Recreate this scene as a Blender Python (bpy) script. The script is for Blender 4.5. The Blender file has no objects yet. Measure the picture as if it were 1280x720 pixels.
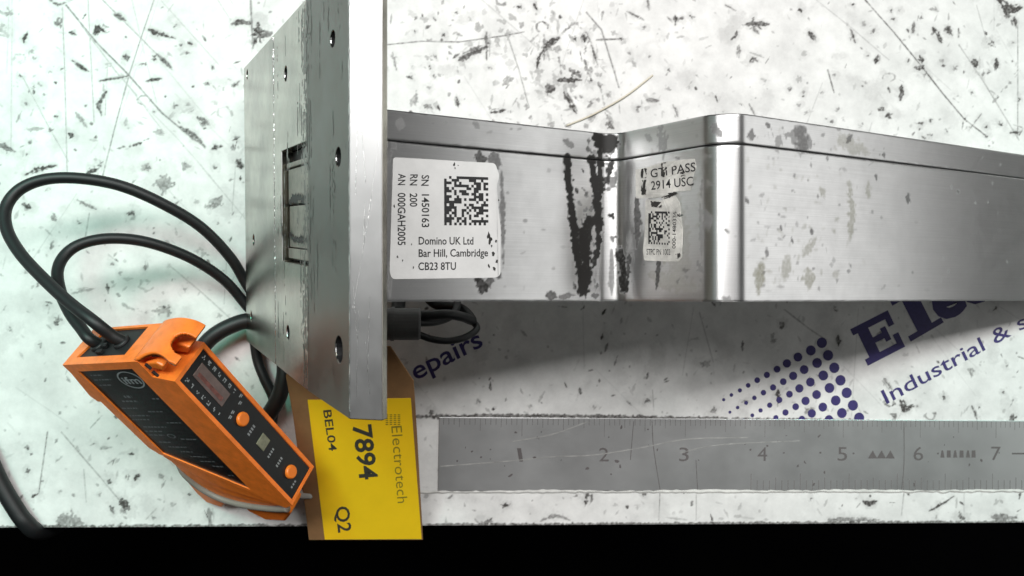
import bpy, bmesh, math
import numpy as np
from mathutils import Vector

# ------------------------------------------------------------------ camera, light, exposure
S = bpy.context.scene
COL = S.collection
K = 0.001                                   # everything below is written in millimetres
TH, BE, RO, DIST, FPX = math.radians(5.25), math.radians(1.0), math.radians(1.03), 270.34, 1108.0

def rot(th, be, ro):
    cy, sy, cx, sx, cz, sz = math.cos(th), math.sin(th), math.cos(be), math.sin(be), math.cos(ro), math.sin(ro)
    return (np.array([[cy, 0, -sy], [0, 1, 0], [sy, 0, cy]]) @ np.array([[1, 0, 0], [0, cx, -sx], [0, sx, cx]])
            @ np.array([[cz, -sz, 0], [sz, cz, 0], [0, 0, 1]]))
CM = rot(TH, BE, RO)
CP = CM[:, 2] * DIST

cam = bpy.data.cameras.new('camera')
cam.sensor_width = 36.0
cam.lens = FPX / 1280 * 36
cam.clip_start, cam.clip_end = 0.005, 20
cam.dof.use_dof = True
cam.dof.focus_distance = 0.205
cam.dof.aperture_fstop = (cam.lens * 1e-3) / 0.0007
co = bpy.data.objects.new('camera', cam)
COL.objects.link(co)
from mathutils import Matrix
mw = Matrix.Identity(4)
for i in range(3):
    for j in range(3): mw[i][j] = CM[i, j]
    mw[i][3] = CP[i] * K
co.matrix_world = mw
S.camera = co

w = bpy.data.worlds.new('World'); S.world = w; w.use_nodes = True
w.node_tree.nodes['Background'].inputs[0].default_value = (1.0, 1.0, 0.99, 1)
w.node_tree.nodes['Background'].inputs[1].default_value = 0.014

def area(name, loc, target, sx, sy, power, color):
    l = bpy.data.lights.new(name, 'AREA'); l.shape = 'RECTANGLE'; l.size = sx; l.size_y = sy
    l.energy = power; l.color = color
    o = bpy.data.objects.new(name, l); COL.objects.link(o)
    o.location = loc
    d = Vector(target) - Vector(loc)
    o.rotation_euler = d.to_track_quat('-Z', 'Y').to_euler()
    return o
area('ceiling_lamp', (-0.08, 0.42, 0.95), (0.01, 0.03, 0), 1.34, 0.20, 15.6, (1.0, 0.985, 0.97))
area('tint_fill_left', (-0.62, 0.16, 0.42), (-0.15, 0, 0), 0.40, 0.40, 0.35, (0.85, 1.0, 0.95))  # added fill with no seen source, pale green cast from the left
area('arm_fill_right', (0.80, 0.14, 0.40), (0.10, 0.0, 0.03), 0.75, 0.50, 1.75, (1.0, 1.0, 0.98))  # added panel, no seen source, gives the arm's flats something grey to reflect
def spot(name, loc, target, power, color, deg):
    l = bpy.data.lights.new(name, 'SPOT'); l.energy = power; l.color = color; l.spot_size = math.radians(deg); l.spot_blend = 1.0; l.shadow_soft_size = 0.07
    o = bpy.data.objects.new(name, l); COL.objects.link(o); o.location = loc
    o.rotation_euler = (Vector(target) - Vector(loc)).to_track_quat('-Z', 'Y').to_euler()
spot('tint_spot_left', (-0.34, 0.30, 0.50), (-0.175, 0.0, 0), 5.5, (0.10, 1.0, 0.72), 32)  # added spot, only there to tint the left of the worktop green
spot('tint_spot_right', (0.40, 0.36, 0.46), (0.215, -0.01, 0), 3.8, (0.12, 1.0, 0.76), 26)  # added likewise, green cast over the right end of the worktop

S.view_settings.view_transform = 'Standard'
S.view_settings.look = 'None'
S.view_settings.exposure = 0.0
S.view_settings.gamma = 1.0
S.render.engine = 'CYCLES'
S.cycles.use_denoising = True
S.cycles.max_bounces = 8

# ------------------------------------------------------------------ helpers
def proj(P):
    q = (np.atleast_2d(np.asarray(P, float)) - CP) @ CM
    return np.stack([640 + FPX * q[:, 0] / -q[:, 2], 360 - FPX * q[:, 1] / -q[:, 2]], 1)

def ray(px, py):
    return CM @ np.array([(px - 640) / FPX, -(py - 360) / FPX, -1.0])

def at(px, py, z=0.0):
    d = ray(px, py)
    return CP + d * ((z - CP[2]) / d[2])

class Plane:
    def __init__(s, p, n):
        s.p = np.array(p, float); s.n = np.array(n, float); s.n /= np.linalg.norm(s.n)
        if (CP - s.p) @ s.n < 0: s.n = -s.n
    def hit(s, px, py, off=0.0):
        d = ray(px, py)
        return CP + d * (((s.p + s.n * off - CP) @ s.n) / (d @ s.n))

TABLE = Plane((0, 0, 0), (0, 0, 1))

def mk(name, verts, faces, mat, parent=None, smooth=False):
    me = bpy.data.meshes.new(name)
    me.from_pydata([tuple(float(c) * K for c in v) for v in verts], [], faces)
    me.materials.append(mat)
    me.update()
    bm = bmesh.new(); bm.from_mesh(me); bmesh.ops.recalc_face_normals(bm, faces=bm.faces); bm.to_mesh(me); bm.free()
    if smooth:
        me.polygons.foreach_set('use_smooth', [True] * len(me.polygons))
    o = bpy.data.objects.new(name, me); COL.objects.link(o)
    if parent is not None: o.parent = parent; o.matrix_parent_inverse = parent.matrix_world.inverted()
    return o

def tag(o, label=None, cat=None, group=None, kind=None):
    if label: o['label'] = label
    if cat: o['category'] = cat
    if group: o['group'] = group
    if kind: o['kind'] = kind
    return o

def empty(name, loc=(0, 0, 0)):
    o = bpy.data.objects.new(name, None); COL.objects.link(o)
    o.empty_display_size = 0.01
    o.location = [c * K for c in loc]
    o.matrix_world = Matrix.Translation(o.location)
    return o

def bevel(o, wd, seg=2, ang=35):
    m = o.modifiers.new('bevel', 'BEVEL'); m.width = wd * K; m.segments = seg
    m.limit_method = 'ANGLE'; m.angle_limit = math.radians(ang)
    m.harden_normals = False
    return o

def bake(o):
    dg = bpy.context.evaluated_depsgraph_get(); dg.update()
    me = bpy.data.meshes.new_from_object(o.evaluated_get(dg))
    o.modifiers.clear(); old = o.data; o.data = me; bpy.data.meshes.remove(old)

def cut(o, cutters):
    for c in cutters:
        m = o.modifiers.new('cut', 'BOOLEAN'); m.operation = 'DIFFERENCE'; m.solver = 'EXACT'; m.object = c
    bake(o)
    for c in cutters:
        d = c.data; bpy.data.objects.remove(c); bpy.data.meshes.remove(d)

def prism(poly, ax0, ax1, ext, o=(0, 0, 0), lo=0.0, hi=1.0):
    """polygon in (ax0, ax1) extruded along ext from lo to hi"""
    o = np.array(o, float); n = len(poly)
    v = [o + ax0 * p[0] + ax1 * p[1] + ext * h for h in (lo, hi) for p in poly]
    f = [list(range(n))[::-1], list(range(n, 2 * n))] + [[i, (i + 1) % n, n + (i + 1) % n, n + i] for i in range(n)]
    return v, f

def box(ax, o, lo, hi):
    return prism([(lo[0], lo[1]), (hi[0], lo[1]), (hi[0], hi[1]), (lo[0], hi[1])], ax[0], ax[1], ax[2], o, lo[2], hi[2])

def disc(c, e0, e1, n, r0, h0, h1, seg=20, r1=None):
    r1 = r0 if r1 is None else r1
    v = []
    for r, h in ((r0, h0), (r1, h1)):
        for k in range(seg):
            t = 2 * math.pi * k / seg
            v.append(np.array(c) + e0 * r * math.cos(t) + e1 * r * math.sin(t) + n * h)
    f = [list(range(seg))[::-1], list(range(seg, 2 * seg))] + [[i, (i + 1) % seg, seg + (i + 1) % seg, seg + i] for i in range(seg)]
    return v, f

def spline(P, n=10):
    P = np.array(P, float); Q = np.vstack([2 * P[0] - P[1], P, 2 * P[-1] - P[-2]]); out = []
    for i in range(1, len(Q) - 2):
        for k in range(n):
            t = k / n
            a, b, c, d = Q[i - 1], Q[i], Q[i + 1], Q[i + 2]
            out.append(0.5 * (2 * b + (c - a) * t + (2 * a - 5 * b + 4 * c - d) * t * t + (3 * b - a - 3 * c + d) * t ** 3))
    out.append(P[-1])
    return np.array(out)

def tube(P, r, seg=14, flat=1.0):
    P = np.array(P, float); n = len(P); r = np.broadcast_to(np.asarray(r, float), (n,))
    T = np.gradient(P, axis=0); T /= np.linalg.norm(T, axis=1)[:, None]
    up = np.array([0.03, 0.05, 1.0]); v = []; f = []
    for i in range(n):
        s = np.cross(T[i], up); s /= np.linalg.norm(s); u = np.cross(s, T[i])
        for k in range(seg):
            a = 2 * math.pi * k / seg
            v.append(P[i] + r[i] * (s * math.cos(a) * flat + u * math.sin(a)))
    for i in range(n - 1):
        for k in range(seg):
            f.append([i * seg + k, i * seg + (k + 1) % seg, (i + 1) * seg + (k + 1) % seg, (i + 1) * seg + k])
    f.append(list(range(seg))[::-1]); f.append(list(range((n - 1) * seg, n * seg)))
    return v, f

def merge(parts):
    V, F = [], []
    for v, f in parts:
        b = len(V); V += list(v); F += [[i + b for i in g] for g in f]
    return V, F

_glyph = {}
def glyphs(s, bold=0.0):
    key = (s, bold)
    if key not in _glyph:
        c = bpy.data.curves.new('lettering', 'FONT'); c.body = s; c.offset = bold; c.resolution_u = 3
        o = bpy.data.objects.new('lettering', c); COL.objects.link(o)
        dg = bpy.context.evaluated_depsgraph_get(); dg.update()
        me = bpy.data.meshes.new_from_object(o.evaluated_get(dg))
        v = np.array([x.co[:2] for x in me.vertices]); f = [list(p.vertices) for p in me.polygons]
        bpy.data.objects.remove(o); bpy.data.curves.remove(c); bpy.data.meshes.remove(me)
        _glyph[key] = (v, f)
    return _glyph[key]

CAP = 0.729                                  # cap height of the built-in font at size 1
def lettering(s, surf, p0, p1, up, off, bold=0.0):
    """flat lettering on a plane: p0, p1 = ends of the baseline, up = top of a capital above p0"""
    v, f = glyphs(s, bold)
    A, B, C = surf.hit(*p0, off), surf.hit(*p1, off), surf.hit(*up, off)
    x0, x1 = v[:, 0].min(), v[:, 0].max()
    return [A + (B - A) * ((x - x0) / (x1 - x0)) + (C - A) * (y / CAP) for x, y in v], f

def quad(surf, pts, off, thick=0.0, rnd=0.0, seg=5, rng=None, rag=0.0):
    """a sheet with given corners (photo pixels) lying on a plane, optionally with round corners and thickness"""
    C = [surf.hit(*p, off) for p in pts]; n = len(C); out = []
    for i in range(n):
        a, b, c = C[i - 1], C[i], C[(i + 1) % n]
        if rnd:
            u = (a - b) / np.linalg.norm(a - b); w_ = (c - b) / np.linalg.norm(c - b)
            for k in range(seg + 1):
                t = k / seg
                out.append((b + u * rnd) * (1 - t) ** 2 + b * 2 * t * (1 - t) + (b + w_ * rnd) * t ** 2)
        else: out.append(b)
        if rag:
            q = out[-1]; e = C[(i + 1) % n]
            for k in range(1, 10):
                out.append(q + (e - q) * (k / 10) + rng.normal(0, rag, 3))
    m = len(out)
    if not thick: return out, [list(range(m))]
    v = [p - surf.n * thick for p in out] + out
    return v, [list(range(m))[::-1], list(range(m, 2 * m))] + [[i, (i + 1) % m, m + (i + 1) % m, m + i] for i in range(m)]

rng = np.random.default_rng(7)

# ------------------------------------------------------------------ painted wear: soft marks stored per vertex
def vnoise(shape, cell, r):
    h, w_ = shape; gh, gw = int(h / cell) + 3, int(w_ / cell) + 3
    g = r.random((gh, gw))
    y = np.linspace(0, gh - 2.001, h); x = np.linspace(0, gw - 2.001, w_)
    yi, xi = y.astype(int), x.astype(int); fy, fx = (y - yi), (x - xi)
    fy = fy * fy * (3 - 2 * fy); fx = fx * fx * (3 - 2 * fx)
    a = g[yi][:, xi] * (1 - fx) + g[yi][:, xi + 1] * fx
    b = g[yi + 1][:, xi] * (1 - fx) + g[yi + 1][:, xi + 1] * fx
    return a * (1 - fy[:, None]) + b * fy[:, None]

class Paint:
    def __init__(s, x0, x1, y0, y1, step, r):
        s.step = step
        s.x = np.arange(x0, x1 + step, step); s.y = np.arange(y0, y1 + step, step)
        s.a = np.zeros((len(s.y), len(s.x)))
        sh = s.a.shape
        s.n = 0.5 * vnoise(sh, 2.2, r) + 0.3 * vnoise(sh, 5, r) + 0.35 * vnoise(sh, 12, r) - 0.57
        s.g = vnoise(sh, 1.6, r); s.gw = (0.74, 0.55)
    def stroke(s, P, wd, alpha, rag=1.0, taper=True, soft=None, hollow=0.0):
        P = np.array(P, float)
        if len(P) == 1: P = np.vstack([P, P + [[0.02, 0.01]]])
        m = wd * 1.8 + 1.0
        i0, i1 = np.searchsorted(s.x, [P[:, 0].min() - m, P[:, 0].max() + m])
        j0, j1 = np.searchsorted(s.y, [P[:, 1].min() - m, P[:, 1].max() + m])
        if i1 - i0 < 1 or j1 - j0 < 1: return
        X, Y = np.meshgrid(s.x[i0:i1], s.y[j0:j1])
        best = np.full(X.shape, 1e9); rad = np.full(X.shape, wd / 2)
        L = np.concatenate([[0], np.cumsum(np.linalg.norm(np.diff(P, axis=0), axis=1))]); tot = max(L[-1], 1e-6)
        for k in range(len(P) - 1):
            d = P[k + 1] - P[k]; l2 = d @ d + 1e-12
            t = np.clip(((X - P[k, 0]) * d[0] + (Y - P[k, 1]) * d[1]) / l2, 0, 1)
            q = np.hypot(X - P[k, 0] - t * d[0], Y - P[k, 1] - t * d[1])
            sel = q < best
            best[sel] = q[sel]
            if taper and tot > wd:
                u = (L[k] + t * math.sqrt(l2)) / tot
                rad[sel] = (wd / 2 * (0.25 + 0.9 * np.sin(np.pi * np.clip(u * 0.85 + 0.12, 0, 1))))[sel]
        if hollow: best = np.abs(best - wd / 2); rad = rad * hollow
        nn = s.n[j0:j1, i0:i1]
        q = best + nn * rag * np.minimum(rad * 2.4, 1.6 + rad * 0.4)
        e = soft if soft else max(s.step * 1.1, wd * 0.12)
        a = np.clip((rad - q) / e + 0.5, 0, 1) * alpha * (s.gw[0] + s.gw[1] * s.g[j0:j1, i0:i1])
        s.a[j0:j1, i0:i1] = np.maximum(s.a[j0:j1, i0:i1], np.clip(a, 0, 1))

# ------------------------------------------------------------------ materials
def mat(name):
    m = bpy.data.materials.new(name); m.use_nodes = True
    return m, m.node_tree, m.node_tree.nodes['Principled BSDF']

def simple(name, col, rough=0.5, metal=0.0, noise=0.0, scale=300.0, bump=0.0, spec=0.5, rv=0.0):
    m, t, p = mat(name)
    p.inputs['Base Color'].default_value = (*col, 1); p.inputs['Roughness'].default_value = rough
    p.inputs['Metallic'].default_value = metal; p.inputs['Specular IOR Level'].default_value = spec
    if noise or bump or rv:
        c = t.nodes.new('ShaderNodeTexCoord'); n = t.nodes.new('ShaderNodeTexNoise')
        n.inputs['Scale'].default_value = scale; n.inputs['Detail'].default_value = 6; n.inputs['Roughness'].default_value = 0.65
        t.links.new(c.outputs['Object'], n.inputs['Vector'])
        if noise:
            r = t.nodes.new('ShaderNodeMapRange'); r.inputs[1].default_value = 0.3; r.inputs[2].default_value = 0.7
            r.inputs[3].default_value = 1 - noise; r.inputs[4].default_value = 1 + noise * 0.6
            mx = t.nodes.new('ShaderNodeMix'); mx.data_type = 'RGBA'; mx.blend_type = 'MULTIPLY'; mx.inputs[0].default_value = 1
            mx.inputs[6].default_value = (*col, 1)
            t.links.new(n.outputs[0], r.inputs[0]); t.links.new(r.outputs[0], mx.inputs[7]); t.links.new(mx.outputs[2], p.inputs['Base Color'])
        if rv:
            r2 = t.nodes.new('ShaderNodeMapRange'); r2.inputs[1].default_value = 0.3; r2.inputs[2].default_value = 0.7
            r2.inputs[3].default_value = rough - rv; r2.inputs[4].default_value = rough + rv
            t.links.new(n.outputs[0], r2.inputs[0]); t.links.new(r2.outputs[0], p.inputs['Roughness'])
        if bump:
            b = t.nodes.new('ShaderNodeBump'); b.inputs['Strength'].default_value = bump; b.inputs['Distance'].default_value = 0.0003
            t.links.new(n.outputs[0], b.inputs['Height']); t.links.new(b.outputs[0], p.inputs['Normal'])
    return m

def worn(name, base, dark, attr, rough0, rough1, metal0=0.0, brushed=None, base_noise=0.06, aniso=0.0, bscale=180.0):
    """base material, darkened where the painted wear attribute says so; optional second attribute for olive residue"""
    m, t, p = mat(name); N = t.nodes.new; L = t.links.new
    a = N('ShaderNodeAttribute'); a.attribute_name = attr
    c = N('ShaderNodeTexCoord')
    n = N('ShaderNodeTexNoise'); n.inputs['Scale'].default_value = bscale; n.inputs['Detail'].default_value = 8; n.inputs['Roughness'].default_value = 0.7
    L(c.outputs['Object'], n.inputs['Vector'])
    mr = N('ShaderNodeMapRange'); mr.inputs[1].default_value = 0.35; mr.inputs[2].default_value = 0.7
    mr.inputs[3].default_value = 1.0; mr.inputs[4].default_value = 1.0 - base_noise
    L(n.outputs[0], mr.inputs[0])
    mul = N('ShaderNodeMix'); mul.data_type = 'RGBA'; mul.blend_type = 'MULTIPLY'; mul.inputs[0].default_value = 1
    mul.inputs[6].default_value = (*base, 1); L(mr.outputs[0], mul.inputs[7])
    ol = N('ShaderNodeAttribute'); ol.attribute_name = attr + '_olive'
    m1 = N('ShaderNodeMix'); m1.data_type = 'RGBA'; m1.inputs[7].default_value = (0.13, 0.122, 0.036, 1)
    L(ol.outputs['Fac'], m1.inputs[0]); L(mul.outputs[2], m1.inputs[6])
    m2 = N('ShaderNodeMix'); m2.data_type = 'RGBA'; m2.inputs[7].default_value = (*dark, 1)
    L(a.outputs['Fac'], m2.inputs[0]); L(m1.outputs[2], m2.inputs[6]); L(m2.outputs[2], p.inputs['Base Color'])
    wear = N('ShaderNodeMath'); wear.operation = 'MAXIMUM'; L(a.outputs['Fac'], wear.inputs[0]); L(ol.outputs['Fac'], wear.inputs[1])
    r = N('ShaderNodeMix'); r.data_type = 'FLOAT'; r.inputs[3].default_value = rough1; L(wear.outputs[0], r.inputs[0])
    rr = N('ShaderNodeMapRange'); rr.inputs[3].default_value = rough0 * 0.85; rr.inputs[4].default_value = rough0 * 1.2
    L(n.outputs[0], rr.inputs[0]); L(rr.outputs[0], r.inputs[2]); L(r.outputs[0], p.inputs['Roughness'])
    if metal0:
        mm = N('ShaderNodeMath'); mm.operation = 'MULTIPLY_ADD'; mm.inputs[1].default_value = -metal0; mm.inputs[2].default_value = metal0
        L(wear.outputs[0], mm.inputs[0]); L(mm.outputs[0], p.inputs['Metallic'])
    b = N('ShaderNodeBump'); b.inputs['Strength'].default_value = 0.06; b.inputs['Distance'].default_value = 0.0002
    if brushed:
        uv = N('ShaderNodeUVMap'); uv.uv_map = 'surface'
        mp = N('ShaderNodeMapping'); mp.inputs['Scale'].default_value = brushed
        L(uv.outputs[0], mp.inputs['Vector'])
        n2 = N('ShaderNodeTexNoise'); n2.inputs['Scale'].default_value = 1.0; n2.inputs['Detail'].default_value = 4
        L(mp.outputs[0], n2.inputs['Vector'])
        L(n2.outputs[0], b.inputs['Height'])
        mr2 = N('ShaderNodeMapRange'); mr2.inputs[1].default_value = 0.3; mr2.inputs[2].default_value = 0.7
        mr2.inputs[3].default_value = 0.93; mr2.inputs[4].default_value = 1.03
        L(n2.outputs[0], mr2.inputs[0])
        mul2 = N('ShaderNodeMix'); mul2.data_type = 'RGBA'; mul2.blend_type = 'MULTIPLY'; mul2.inputs[0].default_value = 1
        L(mr.outputs[0], mul2.inputs[6]); L(mr2.outputs[0], mul2.inputs[7]); L(mul2.outputs[2], mul.inputs[7])
        if aniso:
            p.inputs['Anisotropic'].default_value = aniso; p.inputs['Anisotropic Rotation'].default_value = 0.25
            tg = N('ShaderNodeTangent'); tg.direction_type = 'UV_MAP'; tg.uv_map = 'surface'
            L(tg.outputs[0], p.inputs['Tangent'])
    else:
        L(n.outputs[0], b.inputs['Height'])
    L(b.outputs[0], p.inputs['Normal'])
    return m

M = dict(
    laminate=worn('white_laminate', (0.77, 0.77, 0.755), (0.045, 0.040, 0.037), 'wear', 0.42, 0.75, base_noise=0.26, bscale=85.0),
    edge=simple('dark_edge', (0.012, 0.012, 0.013), 0.7),
    floor=simple('dark_floor', (0.003, 0.003, 0.004), 0.9, noise=0.5, scale=9, spec=0.1),
    ink=simple('navy_ink', (0.035, 0.026, 0.135), 0.5, noise=0.25, scale=700),
    arm=worn('brushed_aluminium', (0.60, 0.60, 0.60), (0.012, 0.011, 0.010), 'wear', 0.30, 0.55, metal0=1.0,
             brushed=(0.035, 4.0, 1.0), base_noise=0.08, aniso=0.75),
    plate=worn('worn_steel', (0.44, 0.415, 0.36), (0.02, 0.018, 0.016), 'wear', 0.20, 0.5, metal0=1.0, brushed=(4.0, 0.05, 1.0), base_noise=0.60, bscale=60.0),
    plate_side=simple('scuffed_steel', (0.50, 0.49, 0.47), 0.32, 1.0, noise=0.25, scale=160, bump=0.15, rv=0.1),
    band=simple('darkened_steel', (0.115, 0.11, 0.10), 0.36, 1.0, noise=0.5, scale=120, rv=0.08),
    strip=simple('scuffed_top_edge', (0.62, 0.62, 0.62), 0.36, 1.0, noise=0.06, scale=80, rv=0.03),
    bright=simple('bright_metal_edge', (0.75, 0.75, 0.75), 0.25, 1.0, noise=0.5, scale=900, bump=0.6),
    dark_metal=simple('dark_metal', (0.05, 0.048, 0.045), 0.45, 0.6, noise=0.4, scale=500),
    insert=simple('grey_insert', (0.32, 0.31, 0.27), 0.45, 0.5, noise=0.3, scale=400),
    screw=simple('screw_metal', (0.035, 0.033, 0.03), 0.75, 0.0, noise=0.3, scale=800),
    black=simple('matt_black', (0.009, 0.009, 0.010), 0.55, noise=0.3, scale=600),
    red=simple('red_plastic', (0.10, 0.008, 0.012), 0.5),
    cable=simple('black_cable_sheath', (0.006, 0.007, 0.008), 0.52, noise=0.2, scale=500, bump=0.08),
    rubber=simple('grey_rubber', (0.10, 0.10, 0.10), 0.6, noise=0.2, scale=300, bump=0.1),
    orange=simple('orange_plastic', (0.93, 0.215, 0.028), 0.38, noise=0.20, scale=300, bump=0.05),
    orange_btn=simple('orange_button', (0.85, 0.20, 0.02), 0.35, noise=0.05, scale=300),
    panel=simple('glossy_black_label', (0.008, 0.009, 0.010), 0.30, noise=0.2, scale=500),
    window=simple('smoked_window', (0.16, 0.115, 0.105), 0.18, noise=0.35, scale=160),
    led=simple('led_window', (0.22, 0.22, 0.15), 0.25, noise=0.3, scale=350),
    pale=simple('pale_print', (0.27, 0.29, 0.30), 0.6),
    dim=simple('dim_print', (0.16, 0.17, 0.18), 0.6),
    strap=simple('grey_nylon', (0.24, 0.21, 0.185), 0.5, noise=0.1, scale=300),
    clear=simple('pale_nylon', (0.34, 0.35, 0.32), 0.4, noise=0.15, scale=300),
    paper=simple('white_sticker', (0.78, 0.78, 0.77), 0.45, noise=0.10, scale=130, bump=0.05),
    oldpaper=simple('worn_sticker', (0.66, 0.65, 0.61), 0.5, noise=0.42, scale=190, bump=0.1),
    torn=simple('torn_sticker', (0.42, 0.41, 0.37), 0.55, noise=0.45, scale=260, bump=0.1),
    print=simple('black_print', (0.015, 0.015, 0.016), 0.6, noise=0.3, scale=900),
    kraft=simple('brown_card', (0.235, 0.125, 0.05), 0.8, noise=0.18, scale=170, bump=0.2),
    yellow=simple('yellow_label', (0.95, 0.61, 0.013), 0.45, noise=0.05, scale=90),
    tagink=simple('grey_print', (0.045, 0.045, 0.035), 0.6),
    tagpale=simple('thin_grey_print', (0.27, 0.21, 0.02), 0.6),
    ruler=simple('ruler_steel', (0.56, 0.565, 0.565), 0.38, 0.85, noise=0.07, scale=35, bump=0.03, rv=0.03),
    rulerink=simple('ruler_etching', (0.10, 0.09, 0.09), 0.7),
    rulerfaint=simple('faint_etching', (0.15, 0.14, 0.14), 0.6),
    paint=simple('white_paint_lip', (0.74, 0.74, 0.71), 0.5, noise=0.2, scale=220, bump=0.2),
    thread=simple('beige_thread', (0.62, 0.58, 0.47), 0.7),
)

# ------------------------------------------------------------------ worktop and floor
EDGE_Y = -72.0
fx0, fx1, fy1 = -205.0, 210.0, 120.0
pt = Paint(fx0, fx1, EDGE_Y, fy1, 0.27, rng)

def marks(ox, oy, sc, items):
    pxmm = 0.246
    for it in items:
        P, wd, al = it[0], it[1], it[2]
        hol = it[3] if len(it) > 3 else 0.0
        if isinstance(P[0], (int, float)): P = [P]
        Q = [at(ox + x / sc, oy + y / sc)[:2] for x, y in P]
        long = len(P) > 1 and np.hypot(P[0][0] - P[-1][0], P[0][1] - P[-1][1]) > 15 * wd
        al = min(1, al * 1.25)
        if len(P) == 1 and not hol:
            # a chipped spot: a ragged heap of short nicks
            r = wd / sc * pxmm; c = np.array(Q[0]); a0 = rng.uniform(0, 6.28)
            for j in range(2 + int(min(wd, 30) / 7)):
                a = a0 + rng.normal(0, 0.9); l = r * rng.uniform(.35, 1.15); o = rng.normal(0, r * .33, 2); e = np.array([math.cos(a), math.sin(a)]) * l
                if j == 0: pt.stroke([c + o - e, c + o + e], r * 2.6 + .5, al * .16, rag=1.3, soft=0.9)
                pt.stroke([c + o - e, c + o + e], max(r * rng.uniform(.45, 1.0), .3), al * rng.uniform(.7, 1.0), rag=1.25)
        elif long and wd >= 8:
            L_ = spline(np.c_[np.array(Q), np.zeros(len(Q))], 8)[:, :2]; W2 = wd / sc * pxmm
            for j in range(len(L_) - 1):
                if rng.random() < .22: continue
                d = rng.normal(0, W2 * .35, 2); e = (L_[j + 1] - L_[j]) * rng.uniform(.4, 1.3)
                pt.stroke([L_[j] + d, L_[j] + d + e], W2 * rng.uniform(.4, 1.2), al * rng.uniform(.5, 1.0), rag=1.4)
        elif long: pt.stroke(Q, max(wd / sc * pxmm, 0.27), al, rag=0.5, taper=False, hollow=hol)
        elif hol:
            c = np.array(Q[0]); r = wd / sc * pxmm; n = 9; a0 = rng.uniform(0, 6)
            ring = [c + np.array([math.cos(a0 + t * 5.3 / n), math.sin(a0 + t * 5.3 / n) * .75]) * r * rng.uniform(.75, 1.1) for t in range(n)]
            for j in range(n - 1): pt.stroke([ring[j], ring[j + 1]], rng.uniform(.25, .7), al * rng.uniform(.4, 1.1), rag=1.2, taper=False)
        else:
            W2 = max(wd / sc * pxmm * 1.05, 0.28)
            pt.stroke(Q, W2, al, rag=1.1); pt.stroke(Q, W2 * 2.2 + .5, al * .16, rag=1.3, soft=0.9)
            for j in range(2):
                d = rng.normal(0, W2 * .45, 2); k = rng.uniform(.4, .9); m_ = np.mean(Q, axis=0)
                pt.stroke([m_ + (np.array(q) - m_) * k + d for q in Q], W2 * .6, al * rng.uniform(.5, 1), rag=1.3)

marks(0, 0, 3.272, [
    ([(630, 0), (575, 160), (530, 300), (470, 520), (420, 720)], 4, .55), ([(255, 30), (265, 300), (275, 720)], 3, .45),
    ([(360, 0), (370, 200), (385, 500)], 3, .38), ([(420, 0), (580, 160), (700, 280)], 4, .5),
    ([(270, 20), (400, 180), (520, 300), (660, 460), (780, 560), (840, 600)], 6, .6), ([(330, 100), (480, 300), (560, 390)], 4, .4),
    ([(90, 310), (200, 520), (280, 660)], 3, .4), ([(540, 370), (670, 540)], 3, .35), ([(50, 0), (45, 600)], 3, .25), ([(440, 260), (430, 470)], 3, .3),
    ([(540, 0), (600, 260), (640, 420)], 3, .25), ([(560, 400), (720, 560), (860, 720)], 3, .25),
    ([(610, 122), (660, 140), (715, 158)], 14, .9), ([(470, 60), (515, 85)], 15, .65), ((250, 90), 20, .6), ([(390, 140), (405, 115), (445, 130)], 20, .85),
    ([(295, 248), (362, 292)], 9, .85), ([(105, 715), (150, 690), (228, 677)], 13, .9), ([(355, 710), (405, 688)], 14, .95),
    ([(475, 605), (540, 597), (605, 570)], 8, .9), ([(410, 330), (470, 322), (525, 310)], 9, .75), ([(600, 330), (660, 322)], 10, .8),
    ((513, 233), 12, .95), ([(95, 175), (112, 135)], 12, .85), ([(435, 375), (400, 430), (415, 470)], 12, .65), ([(310, 460), (355, 520)], 12, .45),
    ([(0, 590), (20, 605), (60, 620)], 20, .6), ([(635, 215), (705, 285)], 9, .65), ((630, 240), 13, .75), ([(950, 97), (1030, 95)], 18, .65),
    ([(810, 480), (850, 508)], 18, .6), ([(865, 607), (910, 598)], 14, .75), ([(970, 660), (990, 690)], 15, .75), ([(740, 520), (800, 560), (840, 600)], 15, .6),
    ((590, 410), 26, .5, .3), ([(100, 530), (180, 525)], 14, .4), ((15, 135), 24, .4), ((80, 240), 24, .35, .5), ([(205, 0), (240, 20), (270, 10)], 12, .6),
    ((85, 307), 7, .85), ((138, 355), 7, .85), ((110, 422), 6, .8), ((228, 475), 7, .8), ((292, 553), 10, .95), ((207, 535), 12, .6), ((108, 635), 6, .8),
    ((120, 580), 9, .6), ((600, 685), 12, .6), ((740, 185), 6, .8), ((778, 182), 7, .8), ((765, 215), 7, .8), ((845, 347), 10, .7), ((870, 278), 9, .7),
    ((785, 455), 8, .6), ((625, 455), 7, .6), ((965, 570), 14, .7), ((955, 605), 12, .6), ((880, 685), 7, .7), ((720, 105), 9, .7), ((35, 45), 16, .5),
    ((205, 295), 6, .7), ((248, 285), 6, .7), ((160, 345), 9, .5), ((440, 270), 12, .45), ((920, 460), 30, .3, .5), ((715, 430), 12, .6), ((660, 540), 18, .4),
    ((700, 470), 14, .3), ((130, 208), 10, .5), ((140, 243), 9, .5), ((585, 262), 10, .6), ((955, 350), 9, .6), ((880, 610), 12, .5), ((770, 425), 10, .4), ((760, 680), 14, .5)])
marks(290, 0, 2.667, [([(62, 0), (66, 80), (70, 160)], 7, .5), ((85, 115), 26, .8), ([(72, 150), (100, 100)], 12, .7), ([(0, 78), (60, 72)], 12, .7), ([(5, 290), (25, 270)], 5, .6)])
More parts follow.
